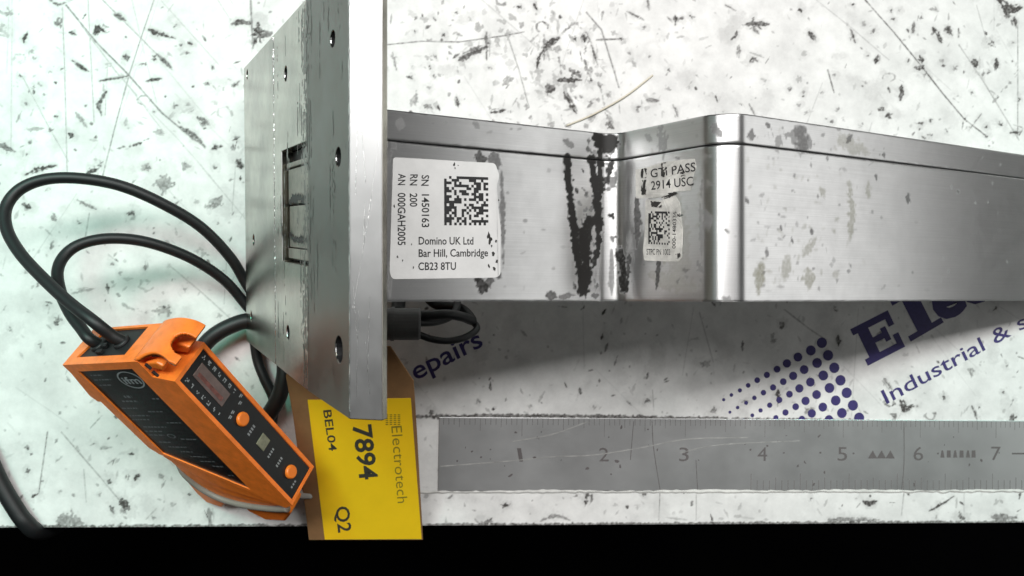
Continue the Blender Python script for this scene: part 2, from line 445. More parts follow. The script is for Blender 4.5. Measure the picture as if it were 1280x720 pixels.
marks(0, 200, 3.0, [
    ((620, 85), 34, .5), ((805, 160), 24, .55), ([(85, 165), (115, 180)], 16, .65), ([(290, 150), (360, 185)], 13, .55), ([(640, 185), (670, 155)], 9, .6),
    ([(485, 205), (505, 190)], 15, .65), ([(195, 210), (210, 230)], 15, .55), ([(190, 330), (200, 305)], 12, .55), ([(335, 200), (320, 290)], 4, .4),
    ((295, 230), 9, .6), ((145, 465), 8, .7), ((180, 540), 11, .65), ((212, 603), 15, .65), ((40, 640), 9, .6), ((150, 695), 9, .6), ([(545, 410), (545, 380)], 11, .55),
    ((420, 390), 7, .6), ((610, 570), 20, .5), ([(460, 545), (520, 565), (600, 570)], 8, .45), ([(270, 500), (310, 490), (355, 482)], 8, .4),
    ([(635, 395), (760, 500), (870, 600)], 4, .35), ((820, 585), 12, .4), ((450, 425), 7, .5), ((550, 470), 28, .3, .5), ((870, 200), 7, .7), ((815, 240), 6, .6),
    ((735, 155), 12, .35), ([(885, 0), (870, 200)], 4, .3), ([(760, 30), (920, 220)], 4, .3), ((380, 10), 12, .7), ((695, 20), 14, .5), ((550, 30), 12, .5), ((900, 12), 14, .6),
    ((180, 110), 8, .4), ((100, 420), 7, .4), ((690, 490), 8, .5), ((760, 350), 20, .4), ((630, 310), 9, .4), ((630, 400), 9, .4)])
marks(0, 540, 3.2, [
    ([(190, 0), (155, 245)], 4, .6), ([(245, 0), (400, 180), (500, 300)], 4, .5), ((140, 253), 13, .9), ((438, 203), 13, .85), ([(485, 280), (515, 310)], 26, .75),
    ([(440, 295), (455, 325)], 12, .65), ([(240, 350), (330, 365)], 30, .5), ([(430, 375), (530, 378)], 16, .5), ((548, 185), 13, .85), ((510, 178), 10, .7),
    ((525, 88), 9, .85), ((372, 50), 9, .7), ([(405, 68), (440, 62)], 9, .55), ([(430, 128), (465, 105)], 8, .45), ((108, 155), 9, .7), ((108, 62), 8, .7),
    ([(640, 170), (655, 190)], 9, .45), ([(835, 310), (840, 370)], 20, .5), ((610, 340), 9, .5), ([(285, 300), (290, 340)], 8, .45), ((170, 198), 7, .7), ((310, 62), 9, .4),
    ((400, 245), 7, .6), ((690, 290), 8, .4), ((240, 240), 7, .4), ([(335, 150), (345, 280)], 3, .35), ([(20, 378), (200, 384)], 9, .4), ([(600, 384), (1200, 384)], 7, .45)])
marks(480, 0, 3.2, [
    ([(0, 180), (150, 165), (300, 168), (480, 143), (560, 128)], 4, .65), ([(490, 130), (540, 280), (580, 430)], 4, .5), ([(810, 50), (870, 120), (940, 350)], 6, .55),
    ([(820, 150), (855, 260)], 8, .65), ([(860, 330), (880, 430), (900, 500)], 9, .55), ([(700, 150), (760, 95), (820, 150), (800, 220), (830, 330)], 9, .65),
    ([(700, 150), (650, 180), (620, 230)], 14, .75), ([(620, 230), (610, 275)], 15, .8), ((630, 105), 26, .7, .35), ([(700, 320), (760, 320), (790, 320)], 18, .75),
    ([(720, 370), (740, 410), (770, 455)], 11, .75), ((660, 355), 20, .7), ([(745, 280), (790, 310)], 22, .6), ((800, 150), 17, .9), ((765, 155), 11, .8),
    ([(850, 160), (950, 155)], 6, .6), ((830, 325), 13, .75), ([(300, 240), (350, 215), (410, 190)], 18, .65), ([(410, 130), (412, 240)], 13, .65), ((40, 225), 12, .5),
    ([(35, 210), (50, 280)], 8, .5), ((175, 425), 14, .65), ([(290, 390), (297, 430)], 12, .65), ([(430, 450), (485, 440)], 13, .8), ((200, 75), 9, .8), ((235, 138), 9, .8),
    ((290, 53), 7, .7), ((125, 125), 6, .7), ((205, 225), 7, .6), ((185, 270), 8, .7), ((205, 308), 8, .7), ((115, 265), 6, .7), ((110, 305), 6, .7), ((220, 300), 7, .6),
    ((180, 350), 9, .55), ((547, 30), 9, .8), ([(600, 15), (612, 40)], 11, .75), ([(970, 45), (1040, 80)], 7, .65), ((1040, 110), 8, .6), ([(1165, 65), (1165, 100)], 11, .75),
    ((1190, 72), 7, .7), ((1232, 65), 9, .85), ((980, 210), 8, .6), ((1060, 230), 7, .5), ((950, 155), 9, .85), ((1140, 280), 7, .7), ([(1050, 400), (1100, 402)], 12, .55),
    ((1018, 435), 12, .6), ([(1155, 420), (1175, 465)], 12, .55), ((820, 415), 12, .65), ((790, 390), 9, .55), ([(890, 490), (920, 515)], 20, .65), ((470, 2), 24, .6, .35),
    ([(1055, 0), (1060, 40)], 9, .55), ((900, 385), 12, .45), ((1215, 350), 9, .3), ((425, 275), 8, .6), ((690, 200), 14, .5), ((720, 260), 16, .45), ((740, 205), 12, .4),
    ((880, 270), 10, .5), ((870, 300), 8, .45), ([(640, 140), (640, 240)], 12, .55), ([(700, 230), (710, 300)], 10, .5), ([(820, 480), (850, 455)], 12, .5), ((450, 180), 9, .4)])
marks(880, 0, 3.2, [
    ([(645, 0), (760, 130), (850, 240), (960, 380), (1040, 475), (1130, 545)], 5, .75), ([(450, 0), (600, 120), (740, 240)], 3, .32), ([(1090, 20), (1140, 200)], 3, .3),
    ([(1255, 100), (1255, 540)], 4, .5), ([(1020, 180), (1120, 330), (1260, 560)], 4, .45), ([(1155, 410), (1210, 345), (1270, 280)], 8, .65), ([(1060, 520), (1110, 455)], 7, .55),
    ([(495, 280), (520, 370)], 6, .65), ([(180, 415), (205, 465)], 7, .55), ([(85, 20), (130, 45)], 6, .6), ((120, 148), 10, .85), ([(155, 100), (200, 95), (260, 97)], 16, .65),
    ((197, 75), 9, .7), ([(140, 180), (140, 230)], 10, .5), ([(190, 110), (220, 135)], 10, .55), ((195, 242), 15, .8), ([(185, 210), (240, 230)], 6, .4), ([(420, 130), (440, 160)], 14, .75),
    ((388, 42), 9, .75), ((345, 355), 10, .65), ((397, 372), 8, .65), ((380, 315), 13, .45), ((470, 372), 8, .55), ((515, 488), 9, .65), ((380, 420), 7, .6), ((525, 300), 10, .55),
    ([(585, 115), (605, 170)], 10, .65), ((590, 155), 9, .6), ([(665, 135), (685, 115)], 11, .65), ([(685, 255), (695, 220)], 13, .75), ((655, 222), 9, .75), ((640, 95), 12, .45),
    ((645, 330), 9, .6), ([(790, 340), (785, 400)], 16, .75), ((710, 440), 13, .75), ((735, 465), 13, .75), ([(835, 130), (842, 85)], 10, .65), ([(915, 110), (950, 170)], 13, .75),
    ((975, 118), 16, .85), ([(1018, 115), (1018, 150)], 9, .75), ((870, 240), 16, .8), ((865, 275), 18, .95), ((880, 300), 8, .7), ((1085, 255), 14, .95), ((1005, 273), 12, .6),
    ((1155, 180), 18, .85), ([(1170, 235), (1168, 280)], 12, .75), ((1140, 285), 8, .7), ((1115, 297), 11, .55), ((955, 245), 9, .5), ((818, 240), 7, .7), ((862, 495), 13, .95),
    ((968, 523), 9, .85), ((905, 480), 8, .75), ((905, 540), 7, .8), ((880, 553), 7, .8), ((1015, 385), 8, .95), ((1070, 370), 7, .85), ((1045, 478), 8, .85), ((1053, 515), 10, .8),
    ((1187, 495), 12, .95), ((1130, 547), 7, .8), ((1130, 508), 7, .8), ((1260, 395), 8, .8), ([(1225, 532), (1270, 528)], 8, .75), ([(1180, 0), (1210, 40), (1270, 30)], 30, .9),
    ((1215, 62), 16, .85), ([(1240, 70), (1250, 110)], 15, .75), ((780, 40), 7, .75), ((750, 45), 7, .75), ((755, 75), 7, .75), ((868, 72), 8, .75), ((597, 18), 7, .7), ((1235, 170), 7, .8),
    ((400, 210), 12, .35), ((740, 310), 26, .4, .3), ((240, 325), 12, .4), ((145, 415), 8, .5), ((410, 450), 7, .5), ((530, 440), 8, .4), ((625, 505), 8, .5), ((930, 40), 8, .5)])
marks(840, 370, 2.909, [
    ([(100, 60), (150, 240)], 3, .35), ((400, 105), 11, .75), ((595, 50), 10, .75), ([(605, 145), (605, 180)], 13, .75), ((365, 160), 16, .45), ((115, 245), 15, .55),
    ([(385, 345), (380, 385)], 17, .75), ((268, 388), 10, .7), ([(770, 300), (800, 340)], 9, .55), ([(830, 380), (845, 415), (880, 400)], 14, .85), ((990, 370), 8, .85), ((1120, 405), 7, .85),
    ((1205, 350), 6, .8), ([(1090, 400), (1110, 450)], 7, .65), ((940, 435), 20, .55, .3), ((1240, 440), 15, .75), ((760, 145), 15, .55), ((1175, 45), 8, .85), ((505, 425), 13, .6),
    ((155, 412), 8, .65), ((1240, 380), 6, .7), ((1090, 280), 12, .55), ([(410, 50), (500, 120), (560, 160)], 5, .45), ((800, 440), 12, .55), ((1220, 255), 7, .7), ((850, 215), 10, .3)])
marks(500, 500, 3.2, [
    ([(1010, -40), (1015, 40)], 3, .4), ([(1040, 370), (1035, 480)], 3, .5), ((415, 420), 13, .75), ([(750, 375), (742, 425)], 15, .75), ((705, 385), 10, .65), ((970, 375), 10, .75),
    ((205, 385), 8, .65), ([(560, 485), (620, 460), (680, 480)], 13, .5), ((350, 490), 18, .65), ([(1185, 380), (1185, 480)], 3, .4), ((950, 425), 9, .3), ((860, 415), 9, .3),
    ([(1060, 470), (1150, 480)], 7, .35), ((105, 385), 10, .6), ((128, 45), 12, .8), ((310, 5), 8, .7), ((520, 25), 7, .5), ((990, 5), 9, .8), ((780, 30), 8, .5), ((1255, 40), 9, .6)])
marks(880, 500, 3.2, [
    ([(635, 405), (660, 415), (690, 405)], 16, .85), ([(900, 445), (960, 410), (1000, 385)], 9, .85), ((428, 395), 7, .75), ([(500, 480), (700, 480)], 16, .55), ((1030, 475), 18, .75),
    ([(1150, 470), (1250, 470)], 22, .55), ((930, 470), 8, .6), ([(800, 370), (790, 460)], 4, .4), ((610, 395), 7, .6), ([(1040, 370), (1040, 480)], 3, .3), ((1190, 405), 9, .45),
    ((740, 10), 22, .6, .4), ((800, 25), 14, .8), ((850, 25), 8, .6), ([(60, 470), (300, 480)], 9, .3)])
# grime along the ruler and along the worktop's front edge
pt.stroke([at(x, y)[:2] for x, y in ((515, 521), (640, 520), (760, 521), (900, 524), (1050, 526), (1175, 529), (1300, 530))], 1.1, .85, rag=1.0, taper=False)
pt.stroke([at(x, y)[:2] for x, y in ((540, 614), (760, 615), (960, 614), (1300, 611))], 0.5, .25, rag=1.2, taper=False)
pt.stroke([(fx0, EDGE_Y + 0.1), (fx1, EDGE_Y + 0.1)], 1.0, .8, rag=1.0, taper=False)
# small anonymous nicks
for k in range(3100):
    x, y = rng.uniform(fx0, fx1), rng.uniform(EDGE_Y + 1, fy1)
    a = rng.choice([0.9, 1.2, -0.9, -0.7, 1.5, 0.1]) + rng.normal(0, .25); l = abs(rng.normal(0, 0.75)); c, s_ = math.cos(a) * l, math.sin(a) * l
    pt.stroke([(x - c, y - s_), (x + c, y + s_)], rng.uniform(0.25, 0.7), rng.uniform(.35, 1.0) if k % 3 == 0 else rng.uniform(.08, .38), rag=1.2)
for k in range(340):
    x, y = rng.uniform(fx0, fx1), rng.uniform(EDGE_Y + 1, fy1)
    pt.stroke([(x, y), (x + rng.normal(0, 3), y + rng.normal(0, 3))], rng.uniform(1, 6), rng.uniform(.04, .16), rag=1.3, soft=1.3)
for k in range(150):
    c = at(rng.normal(675, 75), rng.uniform(5, 158)); x, y = c[0], c[1]
    pt.stroke([(x, y), (x + rng.normal(0, 1.2), y + rng.normal(0, 1.6))], rng.uniform(.3, 1.6), rng.uniform(.1, .55), rag=1.4)
for k in range(75):
    x, y = rng.uniform(fx0, fx1), rng.uniform(-40, fy1); a = rng.choice([-0.9, 1.3, 1.57, -0.75]) + rng.normal(0, .12); l = rng.uniform(10, 45)
    pt.stroke([(x, y), (x + math.cos(a) * l, y + math.sin(a) * l)], 0.25, rng.uniform(.12, .35), rag=.5, taper=False)

def grid_object(name, xs, ys, fn, wear, olive, matl, parent=None, extra=None):
    """dense sheet whose vertices carry the painted wear"""
    nx, ny = len(xs), len(ys)
    XX, YY = np.meshgrid(xs, ys)
    V = fn(XX.ravel(), YY.ravel()) * K
    idx = np.arange(nx * ny).reshape(ny, nx)
    F = np.stack([idx[:-1, :-1], idx[:-1, 1:], idx[1:, 1:], idx[1:, :-1]], -1).reshape(-1, 4)
    n0 = len(V); ev, ef = extra if extra else ([], [])
    if len(ev): V = np.vstack([V, np.array(ev) * K])
    me = bpy.data.meshes.new(name)
    nf = len(F); ne = sum(len(f) for f in ef)
    me.vertices.add(len(V)); me.vertices.foreach_set('co', V.astype(np.float32).ravel())
    me.loops.add(nf * 4 + ne); me.polygons.add(nf + len(ef))
    lv = np.concatenate([F.ravel(), np.array([i + n0 for f in ef for i in f], int)]).astype(np.int32)
    me.loops.foreach_set('vertex_index', lv)
    tot = np.array([4] * nf + [len(f) for f in ef], np.int32)
    st = np.concatenate([[0], np.cumsum(tot)[:-1]]).astype(np.int32)
    me.polygons.foreach_set('loop_start', st)
    sm = np.zeros(nf + len(ef), bool); sm[:nf] = True
    me.update(calc_edges=True); me.validate()
    me.polygons.foreach_set('use_smooth', sm)
    uvl = me.uv_layers.new(name='surface')
    uv = np.zeros((len(V), 2)); uv[:n0, 0] = XX.ravel(); uv[:n0, 1] = YY.ravel()
    if len(ev): uv[n0:, 0] = np.array(ev)[:, 0]; uv[n0:, 1] = np.array(ev)[:, 2]
    uvl.data.foreach_set('uv', uv[lv].astype(np.float32).ravel())
    for nm, arr in (('wear', wear), ('wear_olive', olive)):
        at_ = me.attributes.new(nm, 'FLOAT', 'POINT'); d = np.zeros(len(V), np.float32)
        if arr is not None: d[:n0] = arr.ravel()
        at_.data.foreach_set('value', d)
    me.materials.append(matl)
    o = bpy.data.objects.new(name, me); COL.objects.link(o)
    if parent is not None: o.parent = parent; o.matrix_parent_inverse = parent.matrix_world.inverted()
    return o

# the sheet: fine where the photograph looks, coarse beyond
out_x = lambda v: np.concatenate([[-520, -400, -300, -230], v, [235, 300, 400, 520]])
XS = out_x(pt.x); YS = np.concatenate([pt.y, [140, 180, 240, 330, 420]])
W_ = np.zeros((len(YS), len(XS))); W_[:len(pt.y), 4:4 + len(pt.x)] = pt.a
slab = box((np.array([1., 0, 0]), np.array([0, 1., 0]), np.array([0, 0, 1.])), (0, 0, 0), (-520, EDGE_Y, -25), (520, 420, -0.02))
worktop = grid_object('worktop', XS, YS, lambda x, y: np.stack([x, y, np.zeros_like(x)], 1), W_, None, M['laminate'],
                      extra=(slab[0], [f for f in slab[1] if set(f) != {4, 5, 6, 7}]))
worktop.data.materials.append(M['edge'])
for p in worktop.data.polygons[-5:]: p.material_index = 1
tag(worktop, kind='structure')
fl = mk('floor', [(-2500, -2500, -760), (2500, -2500, -760), (2500, 2500, -760), (-2500, 2500, -760)], [[0, 1, 2, 3]], M['floor'])
tag(fl, kind='structure')

# print on the worktop
INK = 0.06
def cc(ox, oy, sc): return lambda x, y: (ox + x / sc, oy + y / sc)
c3 = cc(840, 370, 2.909)
offs = [(0, 0), (-40, 28), (-87, 52), (-127, 75), (-163, 96), (-200, 117), (-235, 136), (-268, 155), (-298, 173), (-329, 190), (-357, 207)]
rad = [20, 19, 17, 16, 13, 12, 11, 9, 8, 7, 6]
ds = []
for r in range(7):
    for k in range(11):
        x, y = 545 + 22.6 * r + offs[k][0], 170 + 45.5 * r + offs[k][1]
        if y > 462: continue
        P = at(*c3(x, y), INK)
        ds.append((P[0], P[1], max(rad[k] - (r * 0.4 if k > 5 else 0), 3) / 2.909 * 0.243))
v, f = [], []
for x, y, r in ds:
    b = len(v)
    v += [(x + r * math.cos(2 * math.pi * k / 22), y + r * math.sin(2 * math.pi * k / 22), INK) for k in range(22)]
    f.append(list(range(b, b + 22)))
mk('printed_dots', v, f, M['ink'], worktop)

def slab_letter(rects, p0, p1, up, off):
    A, B, C = (TABLE.hit(*c3(*p), off) for p in (p0, p1, up)); v = []; f = []
    # butt the rectangles: union by cutting along every x and y
    xs = sorted({r[0] for r in rects} | {r[2] for r in rects}); ys = sorted({r[1] for r in rects} | {r[3] for r in rects})
    for i in range(len(xs) - 1):
        for j in range(len(ys) - 1):
            mx, my = (xs[i] + xs[i + 1]) / 2, (ys[j] + ys[j + 1]) / 2
            if any(r[0] < mx < r[2] and r[1] < my < r[3] for r in rects):
                b = len(v)
                for x, y in ((xs[i], ys[j]), (xs[i + 1], ys[j]), (xs[i + 1], ys[j + 1]), (xs[i], ys[j + 1])):
                    v.append(A + (B - A) * x + (C - A) * y)
                f.append([b, b + 1, b + 2, b + 3])
    return v, f
E_ = [(0, 0, 1, .17), (0, .83, 1, 1), (.12, 0, .40, 1), (.4, .42, .72, .57), (.64, .32, .78, .68), (.85, .62, 1, 1), (.85, 0, 1, .40)]
l_ = [(0, 0, 1, .14), (.28, 0, .72, 1.1), (0, .98, .5, 1.1)]
word = [slab_letter(E_, (712, 254), (848, 184), (648, 121), INK), slab_letter(l_, (868, 166), (988, 96), (800, 33), INK),
        lettering('ectrotech', TABLE, c3(970, 95), c3(1790, -340), c3(906, -48), INK, bold=0.045)]
mk('printed_word', *merge(word), M['ink'], worktop)
mk('printed_word', *lettering('Industrial & s', TABLE, c3(781, 393), c3(1296, 110), c3(757, 343), INK, bold=0.006), M['ink'], worktop)
c2 = cc(500, 370, 4.236)
mk('printed_word', *merge([lettering('epairs', TABLE, c2(84, 447), c2(443, 262), c2(42, 352), INK, bold=0.012),
                           lettering('R', TABLE, c2(-18, 500), c2(62, 459), c2(-60, 405), INK, bold=0.012)]), M['ink'], worktop)

# ------------------------------------------------------------------ steel ruler
ry1, ry0 = at(900, 523)[1] - 0.1, at(900, 613)[1]
rx0 = at(548, 570)[0]
ruler = empty('steel_ruler', (rx0, ry0, 0))
tag(ruler, 'flat grey steel ruler set along the front edge of the worktop', 'ruler')
AX = (np.array([1., 0, 0]), np.array([0, 1., 0]), np.array([0, 0, 1.]))
bevel(mk('blade', *box(AX, (0, 0, 0), (rx0, ry0, 0.01), (rx0 + 310, ry1, 0.45)), M['ruler'], ruler), 0.12)
RT = Plane((0, 0, 0.45), (0, 0, 1))
dx = [652, 755, 855, 953, 1053, 1148, 1245]
x_one, inch = 3.78, 25.4
tk = []
for k in range(-16, 16 * 9):
    x = x_one + inch * (k / 16)
    if x < rx0 + 1: continue
    h = 5.2 if k % 16 == 0 else 3.6 if k % 8 == 0 else 2.6 if k % 4 == 0 else 1.8
    tk.append(box(AX, (0, 0, 0), (x - 0.07, ry1 - 0.4 - h, 0.40), (x + 0.07, ry1 - 0.3, 0.47)))
mk('graduations', *merge(tk), M['rulerfaint'], ruler)
tk = []
for k in range(0, 220):
    x = at(938, 610)[0] + k * 3.97 / 2
    if x > rx0 + 300: break
    h = 5.0 if k % 8 == 0 else 3.8 if k % 4 == 0 else 2.9
    tk.append(box(AX, (0, 0, 0), (x - 0.10, ry0 + 0.3, 0.40), (x + 0.10, ry0 + 0.3 + h, 0.47)))
mk('graduations', *merge(tk), M['rulerfaint'], ruler)
for i, x in enumerate(dx):
    yb = 577 - i * 0.3
    mk('numeral', *lettering(str(i + 1), RT, (x - (3 if i == 0 else 6), yb), (x + (2 if i == 0 else 6), yb), (x - 6, yb - 18), 0.03), M['rulerink'], ruler)
tr = []
for x in (1091, 1102, 1113):
    a, b, c = RT.hit(x - 6, 573, .03), RT.hit(x + 5.5, 573, .03), RT.hit(x, 563, .03)
    tr.append(([a, b, c], [[0, 1, 2]]))
for k, x in enumerate((1178, 1186, 1194, 1202, 1210, 1217)):
    tr.append(([RT.hit(x - 2.6, 572, .03), RT.hit(x + 2.6, 572, .03), RT.hit(x + (2.2 if k % 2 else 1), 563, .03), RT.hit(x - (2.2 if k % 2 else 1), 563, .03)], [[0, 1, 2, 3]]))
tr.append(([RT.hit(1265, 568, .03), RT.hit(1282, 568, .03), RT.hit(1282, 566, .03), RT.hit(1265, 566, .03)], [[0, 1, 2, 3]]))
mk('etched_mark', *merge(tr), M['rulerink'], ruler)
# pale scratches and stains on the blade
sc_ = []
for P in ([(550, 583), (640, 576), (690, 571), (740, 569), (800, 560), (860, 549), (935, 547)], [(640, 552), (690, 543), (735, 527)], [(850, 566), (900, 556), (1000, 551)]):
    Q = [RT.hit(x, y, .05) for x, y in P]; Q = spline(Q, 6); hw = 0.10 + 0.09 * rng.random(len(Q)); b = []
    for q, h in zip(Q, hw): b += [q + [0, h, 0], q - [0, h, 0]]
    sc_.append((b, [[2 * i, 2 * i + 1, 2 * i + 3, 2 * i + 2] for i in range(len(Q) - 1)]))
mk('scratch', *merge(sc_), simple('bright_scratch', (0.62, 0.62, 0.60), 0.35, 0.6, noise=0.4, scale=300), ruler)
st = []
for k in range(46):
    x, y = rng.uniform(560, 1275), rng.uniform(532, 606); c = RT.hit(x, y, .04); r0 = rng.uniform(.12, .45); e = rng.uniform(.6, 2.2); an = rng.normal(1.2, .8)
    n_ = 9; rr_ = r0 * rng.uniform(.5, 1.3, n_)
    st.append(([c + [rr_[i] * (e * math.cos(an) * math.cos(6.283 * i / n_) - math.sin(an) * math.sin(6.283 * i / n_)),
                     rr_[i] * (e * math.sin(an) * math.cos(6.283 * i / n_) + math.cos(an) * math.sin(6.283 * i / n_)), 0] for i in range(n_)], [list(range(n_))]))
for P in ([(815, 526), (817, 560), (825, 612)], [(870, 575), (872, 612)], [(1130, 528), (1130, 580), (1127, 612)], [(792, 527), (788, 575)]):
    Q = spline([RT.hit(x, y, .04) for x, y in P], 8); b = []
    for q in Q: h = 0.07 + .05 * rng.random(); b += [q + [h, 0, 0], q - [h, 0, 0]]
    st.append((b, [[2 * i, 2 * i + 1, 2 * i + 3, 2 * i + 2] for i in range(len(Q) - 1)]))
so = mk('stain', *merge(st), M['rulerink'], ruler); so['kind'] = 'stuff'
# white paint smeared over the ruler's lower edge and its left end
pv, pf = [], []
xs_ = np.linspace(at(518, 600)[0], 200, 160)
for i, x in enumerate(xs_):
    yb, yt = ry0 - 0.55 + 0.1 * rng.normal(), ry0 + 0.20 + 0.09 * rng.normal() + 0.15 * math.sin(x * .13)
    pv += [(x, yb - .3, 0.03), (x, yb + .25, 0.5), (x, yt, 0.56)]
    if i: b = 3 * i; pf += [[b - 3, b, b + 1, b - 2], [b - 2, b + 1, b + 2, b - 1]]
tag(mk('paint_lip', pv, pf, M['paint'], worktop), kind='stuff')

# ------------------------------------------------------------------ print head: plate, arm, stickers
head = empty('print_head', (-70, 18, 0))
tag(head, 'grey metal print head with a cranked aluminium arm lying across the worktop', 'print head')

# --- plate
ps, ti = math.radians(0.89), math.radians(4.75)
EV = np.array([-math.sin(ps) * math.cos(ti), math.cos(ps) * math.cos(ti), math.sin(ti)])
PB = np.array([[-77.18, -16.83, 8.0], [-48.86, -23.25, 87.63], [-38.13, -25.08, 114.74], [-32.47, -25.12, 116.23]])
LEN = 77.34
EX = PB[1] - PB[0]; EX -= EV * (EX @ EV); U1 = np.linalg.norm(EX); EX /= U1                # up the steep face
EN = np.cross(EX, EV); EN /= np.linalg.norm(EN)
if (CP - PB[0]) @ EN < 0: EN = -EN
FACE = Plane(PB[0], EN)
def uv_face(px, py):
    q = FACE.hit(px, py) - PB[0]
    return q @ EX, q @ EV
prof = [((p - PB[0]) @ EX, (p - PB[0]) @ EN) for p in PB]                                    # section: along the face, out of the face
us = uv_face(343, 250)[0]
TK = 6.0
B3 = prof[3]; 
# lower cover plate
cover = mk('cover_plate', *prism([(0, 0), (us - 0.22, 0), (us - 0.22, -TK), (0, -TK)], EX, EN, EV, PB[0], 0, LEN), M['plate'], head)
# main plate with the bend and the broad bright edge
sec = [(us + 0.22, 0), prof[1], prof[2], prof[3], (prof[3][0] - 1.2, prof[3][1] - 1.2), (prof[1][0] + 6, -TK), (us + 0.22, -TK)]
main = mk('face_plate', *prism(sec, EX, EN, EV, PB[0], 0, LEN), M['plate'], head)
def cyl_cut(u, vv, r, nn=EN, d=2.5, base=0.0):
    c = PB[0] + EX * u + EV * vv + EN * base
    return mk('cutter', *disc(c, EX, EV, nn, r, -d, 2.0, 20), M['dark_metal'])
slot = [uv_face(352, 187), uv_face(384, 330)]
su0, su1 = uv_face(352, 260)[0], uv_face(385, 260)[0]
sv1 = 0.5 * (uv_face(352, 188)[1] + uv_face(385, 176)[1]); sv0 = 0.5 * (uv_face(352, 326)[1] + uv_face(385, 333)[1])
slot_c = mk('cutter', *box((EX, EV, EN), PB[0], (su0, sv0, -3.5), (su1, sv1, 2)), M['dark_metal'])
holes_main = [uv_face(357, 92) + (1.7,), uv_face(360, 416) + (1.7,)]
holes_cov = [uv_face(317, 300) + (1.6,), uv_face(314, 395) + (1.4,), uv_face(309, 93) + (1.4,)]
holes_top = [uv_face(411, 48) + (1.5,), uv_face(417, 196) + (1.7,), uv_face(418, 437) + (2.4,)]
bend_off = lambda u: prof[1][1] + (prof[2][1] - prof[1][1]) * (u - prof[1][0]) / (prof[2][0] - prof[1][0])
cut(main, [slot_c] + [cyl_cut(*h) for h in holes_main] + [cyl_cut(*h, base=bend_off(h[0])) for h in holes_top])
cut(cover, [cyl_cut(*h) for h in holes_cov])
for o in (main, cover): bevel(o, 0.18, 2, 20)
for o, (px0, px1) in ((main, (0, 1)), (cover, (0, 1))):
    bake(o)
    me = o.data
    for nm in ('wear', 'wear_olive'):
        if nm not in me.attributes: me.attributes.new(nm, 'FLOAT', 'POINT')
    uvl = me.uv_layers.new(name='surface')
    for lp in me.loops:
        q = np.array(me.vertices[lp.vertex_index].co) / K - PB[0]
        uvl.data[lp.index].uv = (q @ EX, q @ EV)
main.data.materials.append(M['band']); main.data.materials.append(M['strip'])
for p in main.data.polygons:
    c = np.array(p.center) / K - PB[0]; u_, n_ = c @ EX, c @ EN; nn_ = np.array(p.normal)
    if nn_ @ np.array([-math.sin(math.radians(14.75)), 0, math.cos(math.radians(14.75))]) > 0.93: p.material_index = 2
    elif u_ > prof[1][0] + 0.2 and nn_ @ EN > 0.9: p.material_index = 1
main.data.materials.append(M['black']); cover.data.materials.append(M['black'])  # black on the hole walls is painted shade, covering the metal's glint
for o, hs, ix in ((main, [(h, 0.0) for h in holes_main] + [(h, bend_off(h[0])) for h in holes_top], 3), (cover, [(h, 0.0) for h in holes_cov], 1)):
    for p in o.data.polygons:
        c = np.array(p.center) / K - PB[0]
        for h, base in hs:
            if math.hypot(c @ EX - h[0], c @ EV - h[1]) < h[2] * 1.12 and c @ EN < base - 0.2: p.material_index = ix
# grime on the plate: a thin film of ground-in dirt near the bend, on the broad edge and the dents
def film(name, o3, e0, e1, nrm, w0, w1, step, strokes, matl, parent):
    """patch of residue: only the painted cells are kept, each a hair above the surface"""
    p = Paint(0, w0, 0, w1, step, rng)
    for s_ in strokes: p.stroke(*s_[:3], **(s_[3] if len(s_) > 3 else {}))
    keep = p.a > 0.42
    v, f, idx = [], [], {}
    ys_, xs2 = np.nonzero(keep[:-1, :-1] & keep[1:, :-1] & keep[:-1, 1:] & keep[1:, 1:])
    for j, i in zip(ys_, xs2):
        q = []
        for jj, ii in ((j, i), (j, i + 1), (j + 1, i + 1), (j + 1, i)):
            if (jj, ii) not in idx:
                idx[(jj, ii)] = len(v); v.append(o3(p.x[ii], p.y[jj]))
            q.append(idx[(jj, ii)])
        f.append(q)
    if not f: return None
    o = mk(name, v, f, matl, parent); o['kind'] = 'stuff'
    return o
plane_face = lambda x, y: PB[0] + EX * x + EV * y + EN * ((0.03 if x < prof[1][0] else bend_off(x) + 0.05))
sm = []
for k in range(230):
    u = rng.normal(prof[1][0] - 1.0, 2.2) if k % 4 else rng.uniform(us + 2, prof[2][0] - 1); vv = rng.uniform(.5, LEN - 2); l = min(rng.uniform(1, 16), LEN - vv - .5)
    u = min(max(u, us + 2), prof[2][0] - 1.5)
    sm.append(([(u, vv), (u + rng.normal(0, .25), vv + l)], rng.uniform(.3, .8), rng.uniform(.6, 1.0), dict(rag=1.5)))
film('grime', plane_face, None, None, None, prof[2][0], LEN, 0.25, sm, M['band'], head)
for h, base in [(h, 0.0) for h in holes_main + holes_cov] + [(h, bend_off(h[0])) for h in holes_top]:
    u, vv, r = h; c = PB[0] + EX * u + EV * vv + EN * (base - 2.4)
    sv, sf = disc(c, EX, EV, EN, r - 0.35, 0, 1.35, 18, r - 0.6)
    sc = mk('screw', sv, sf, M['screw'], head)
    mk('socket', *disc(c, EX, EV, EN, r * 0.42, 1.3, 1.42, 6), M['black'], sc)
